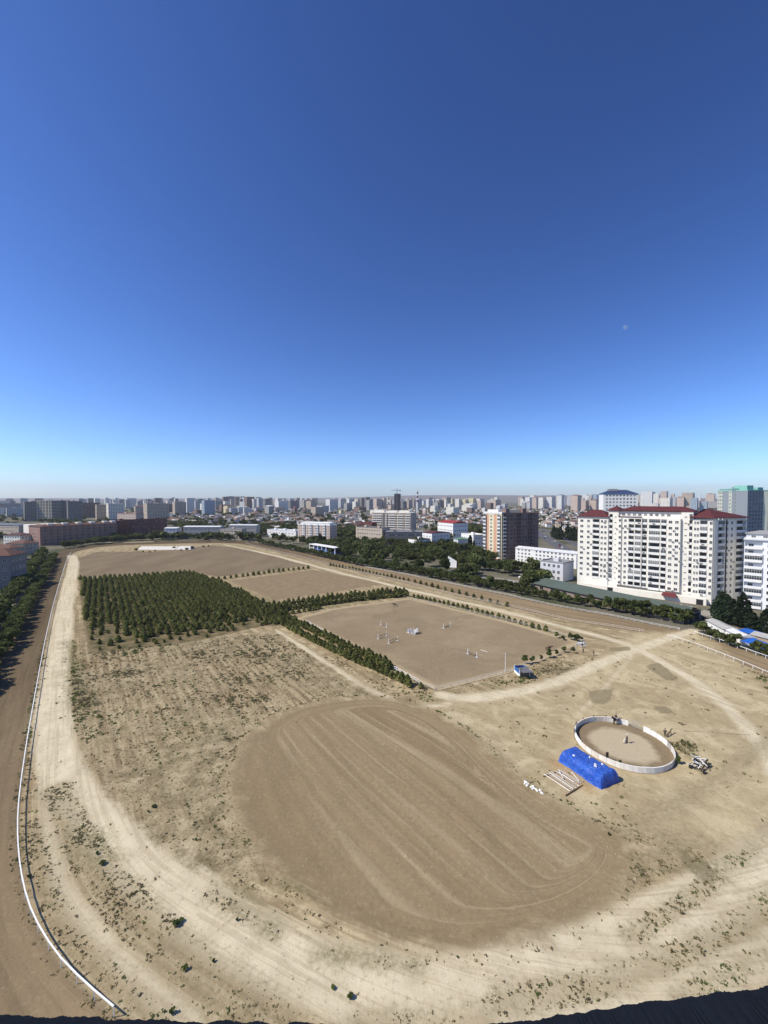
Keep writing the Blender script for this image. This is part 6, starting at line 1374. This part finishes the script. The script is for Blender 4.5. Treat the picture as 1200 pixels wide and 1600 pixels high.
stuff(link('weeds', npmesh('weeds', v, f, [LEAF_W, LEAF_G], gre)))
S1 = scatter(9000, (-80, 110, 32, 120), lambda p: np.where((sdf(p, LOOP) > 0) & (sdf(p, OVAL) < .5), .35, .06)*(np.hypot(*(p-PEN_C).T) > 9.2), 0, 0, RNG)
m = MB(); o_ = [(1,0,0),(0,1,0),(-1,0,0),(0,-1,0),(0,0,1)]
for x, y in S1:
    s = random.uniform(.03, .11); zz = ground_z(x, y); m.add([(x+a_*s*random.uniform(.6,1.3), y+b_*s*random.uniform(.6,1.3), zz+c_*s*.8) for a_, b_, c_ in o_], [(0,1,4),(1,2,4),(2,3,4),(3,0,4)], random.random() < .35)
stuff(m.build('stones', [M('pale stone', (.48,.43,.35)), M('dark stone', (.16,.13,.10))]))
BSH = variants('round', 240, LEAF_G, 3, .17, 1.3, .75, 12); BSH2 = variants('round', 200, LEAF_B, 3, .15, 1.0, .6, 13)
for px, py, s, vs, lab in ((275,1447,1.15,BSH,'bright green bush between the two pale arcs at lower left'),(283,1440,.7,BSH,'small green bush touching the bright green one'),(268,1586,.85,BSH2,'round dark bush at the bottom edge of the frame'),(333,1503,.55,BSH2,'small dark bush above the bottom edge arcs'),(160,1350,1.0,BSH,'green shrub in the left weed strip'),(152,1335,.8,BSH,'smaller green shrub left of the weed strip shrub'),
        (46,1372,.7,BSH,'green tuft growing under the white rail'),(306,1313,.6,BSH,'green tuft in the weedy field near the pale path'),(240,1262,.8,BSH2,'dark shrub by the left edge of the weedy field'),(232,1270,.6,BSH2,'low shrub touching the dark shrub at the field edge'),(290,1516,.8,BSH,'leafy green bush near the bottom left'),(520,1545,.6,BSH,'green bush in the pale sand near the bottom middle'),(548,1558,.7,BSH,'leafier green bush right of the bottom middle one'),
        (715,1497,.42,BSH2,'single dark bush on the pale arc below the oval'),(370,1440,.6,BSH2,'dark bush on the inner edge of the pale arc'),(952,1306,.7,BSH2,'grey bush on the sand right of the harrowed oval'),(1076,1166,.9,BSH,'green weeds bush right of the pen'),(1066,1160,.8,BSH,'leafy bush behind the pen right side')):
    q = on(px, py); put_tree('bush', vs, q.x, q.y, s*.52, lab, None, q.z)
# ------------------------------------------------------------------ our own building: the window ledge below the camera
def ledge():
    t = thing('window_ledge', 'rough dark concrete window ledge along the bottom edge of the picture', 'ledge', (0, 0, H)); rg2 = random.Random(12); n = 900; v = []; jit = 0.0; f = []
    CL = M('rough dark concrete', (.17,.125,.085), .95, .1, .25, 9)
    for i in range(n+1):
        x = -1.1+2.3*i/n; e = .512+.030*(1 if x < 0 else 1)*0+(-.02*0); rim = .4955-.010*min(max(-x/.5, 0), 1)*-1.0 if x < 0 else .4955+.045*min(max((x-.13)/.42, 0), 1.3)
        jit = jit*.8+rg2.uniform(-.0009, .0009); rim += jit+.0008*math.sin(x*61)+.0006*math.sin(x*147); top = -.655
        v += [(x, -.25, top), (x, .455+.02*math.sin(x*3), top+rg2.uniform(0,.004)), (x, rim, top-.008), (x, rim-.004, top-.16), (x, -.25, top-.16)]
    for i in range(n):
        b = i*5
        for k in range(4): f.append((b+k, b+5+k, b+6+k, b+k+1))
    mm = bpy.data.meshes.new('sill'); mm.from_pydata(v, [], f); mm.materials.append(CL); mm.update(); link('sill', mm, t)
    m = MB(); m.box(-14, -16, -H-.5, 14, -.26, -.70); m.box(-14, -16, 2.6, 14, -.26, 12); m.box(-14, -16, -.70, -1.12, -.26, 2.6); m.box(1.22, -16, -.70, 14, -.26, 2.6); m.build('wall', M('tower plaster', (.45,.42,.38)), t)
    m = MB(); m.box(-1.62, -.26, -.9, -1.12, .52, 3.2); m.build('shade_fin', M('tower plaster', (.45,.42,.38)), t)  # out of view, added to keep the sun off the ledge
ledge()
# ------------------------------------------------------------------ day moon
def moon():
    d = 30000.0; px, py = 977, 511.5; x = (px-600)/F; y = -(py-800)/F; dr = Vector((x, CP+y*SP, -SP+y*CP)); c = Vector((0,0,H))+dr*d; r = 4.2/F*d*dr.length*.62
    nt = NT('moonlit rock seen through the air'); tb = nt.node('ShaderNodeBsdfTransparent'); mx = nt.node('ShaderNodeMixShader'); mx.inputs[0].default_value = .13; nt.l.new(tb.outputs[0], mx.inputs[1]); nt.l.new(nt.b.outputs[0], mx.inputs[2])
    nt.done((.75,.75,.72), 1.0, 0.0); nt.l.new(mx.outputs[0], nt.n['Material Output'].inputs[0])
    m = MB(); m.sphere((0,0,0), r, 24, 14); me = m.mesh('moon', nt.mat); [setattr(p_, 'use_smooth', True) for p_ in me.polygons]
    tag(link('moon', me, None, c), 'pale half moon faint in the blue sky at upper right', 'moon')
moon()
for px, py, s, lab in ((213,862,.75,'tall bush at the left end of the far white wall'),(224,863,.4,'low dark bush before the left part of the far white wall'),(234,863.5,.35,'flat bush before the far white wall'),(242,862,.35,'small bush before the middle of the far white wall'),(272,858,.6,'bush between the far white wall and the mound'),(283,861,.5,'dark bush before the far white mound'),(292,860.5,.6,'rounded dark bush before the far white mound'),(301,858,.55,'dark bush at the right end of the far white mound'),(318,856,.5,'bush standing right of the far white mound'),(326,855,.4,'smaller bush right of the far white mound')):
    q = G(px, py); put_tree('bush', BRDD, q.x, q.y, s*.55, lab, 'bushes round the far white wall')
# ------------------------------------------------------------------ the air
def haze():
    m = MB(); m.box(-9500, -650, -25, 9500, 14500, 420); nt = NT('summer haze'); nt.n.remove(nt.b); v = nt.node('ShaderNodeVolumePrincipled')
    v.inputs['Color'].default_value = (.90,.94,1.0,1); v.inputs['Density'].default_value = .00006; v.inputs['Anisotropy'].default_value = .1
    nt.l.new(v.outputs[0], nt.n['Material Output'].inputs['Volume']); o = m.build('haze', nt.mat); o.visible_shadow = True; stuff(o)
haze()

# ------------------------------------------------------------------ tell look-alikes apart by their place, counted from the left of the picture
def name_places():
    by = {}
    for o in bpy.data.objects:
        if 'category' in o: by.setdefault(o['label'], []).append(o)
    for lab, os_ in by.items():
        if 1 < len(os_) <= 70:
            os_.sort(key=lambda o: o.location.x/max(o.location.y, 1))
            for k, o in enumerate(os_): o['label'] = lab+(', leftmost' if k == 0 else ', rightmost' if k == len(os_)-1 else ', %s from left' % nth(k))
name_places()
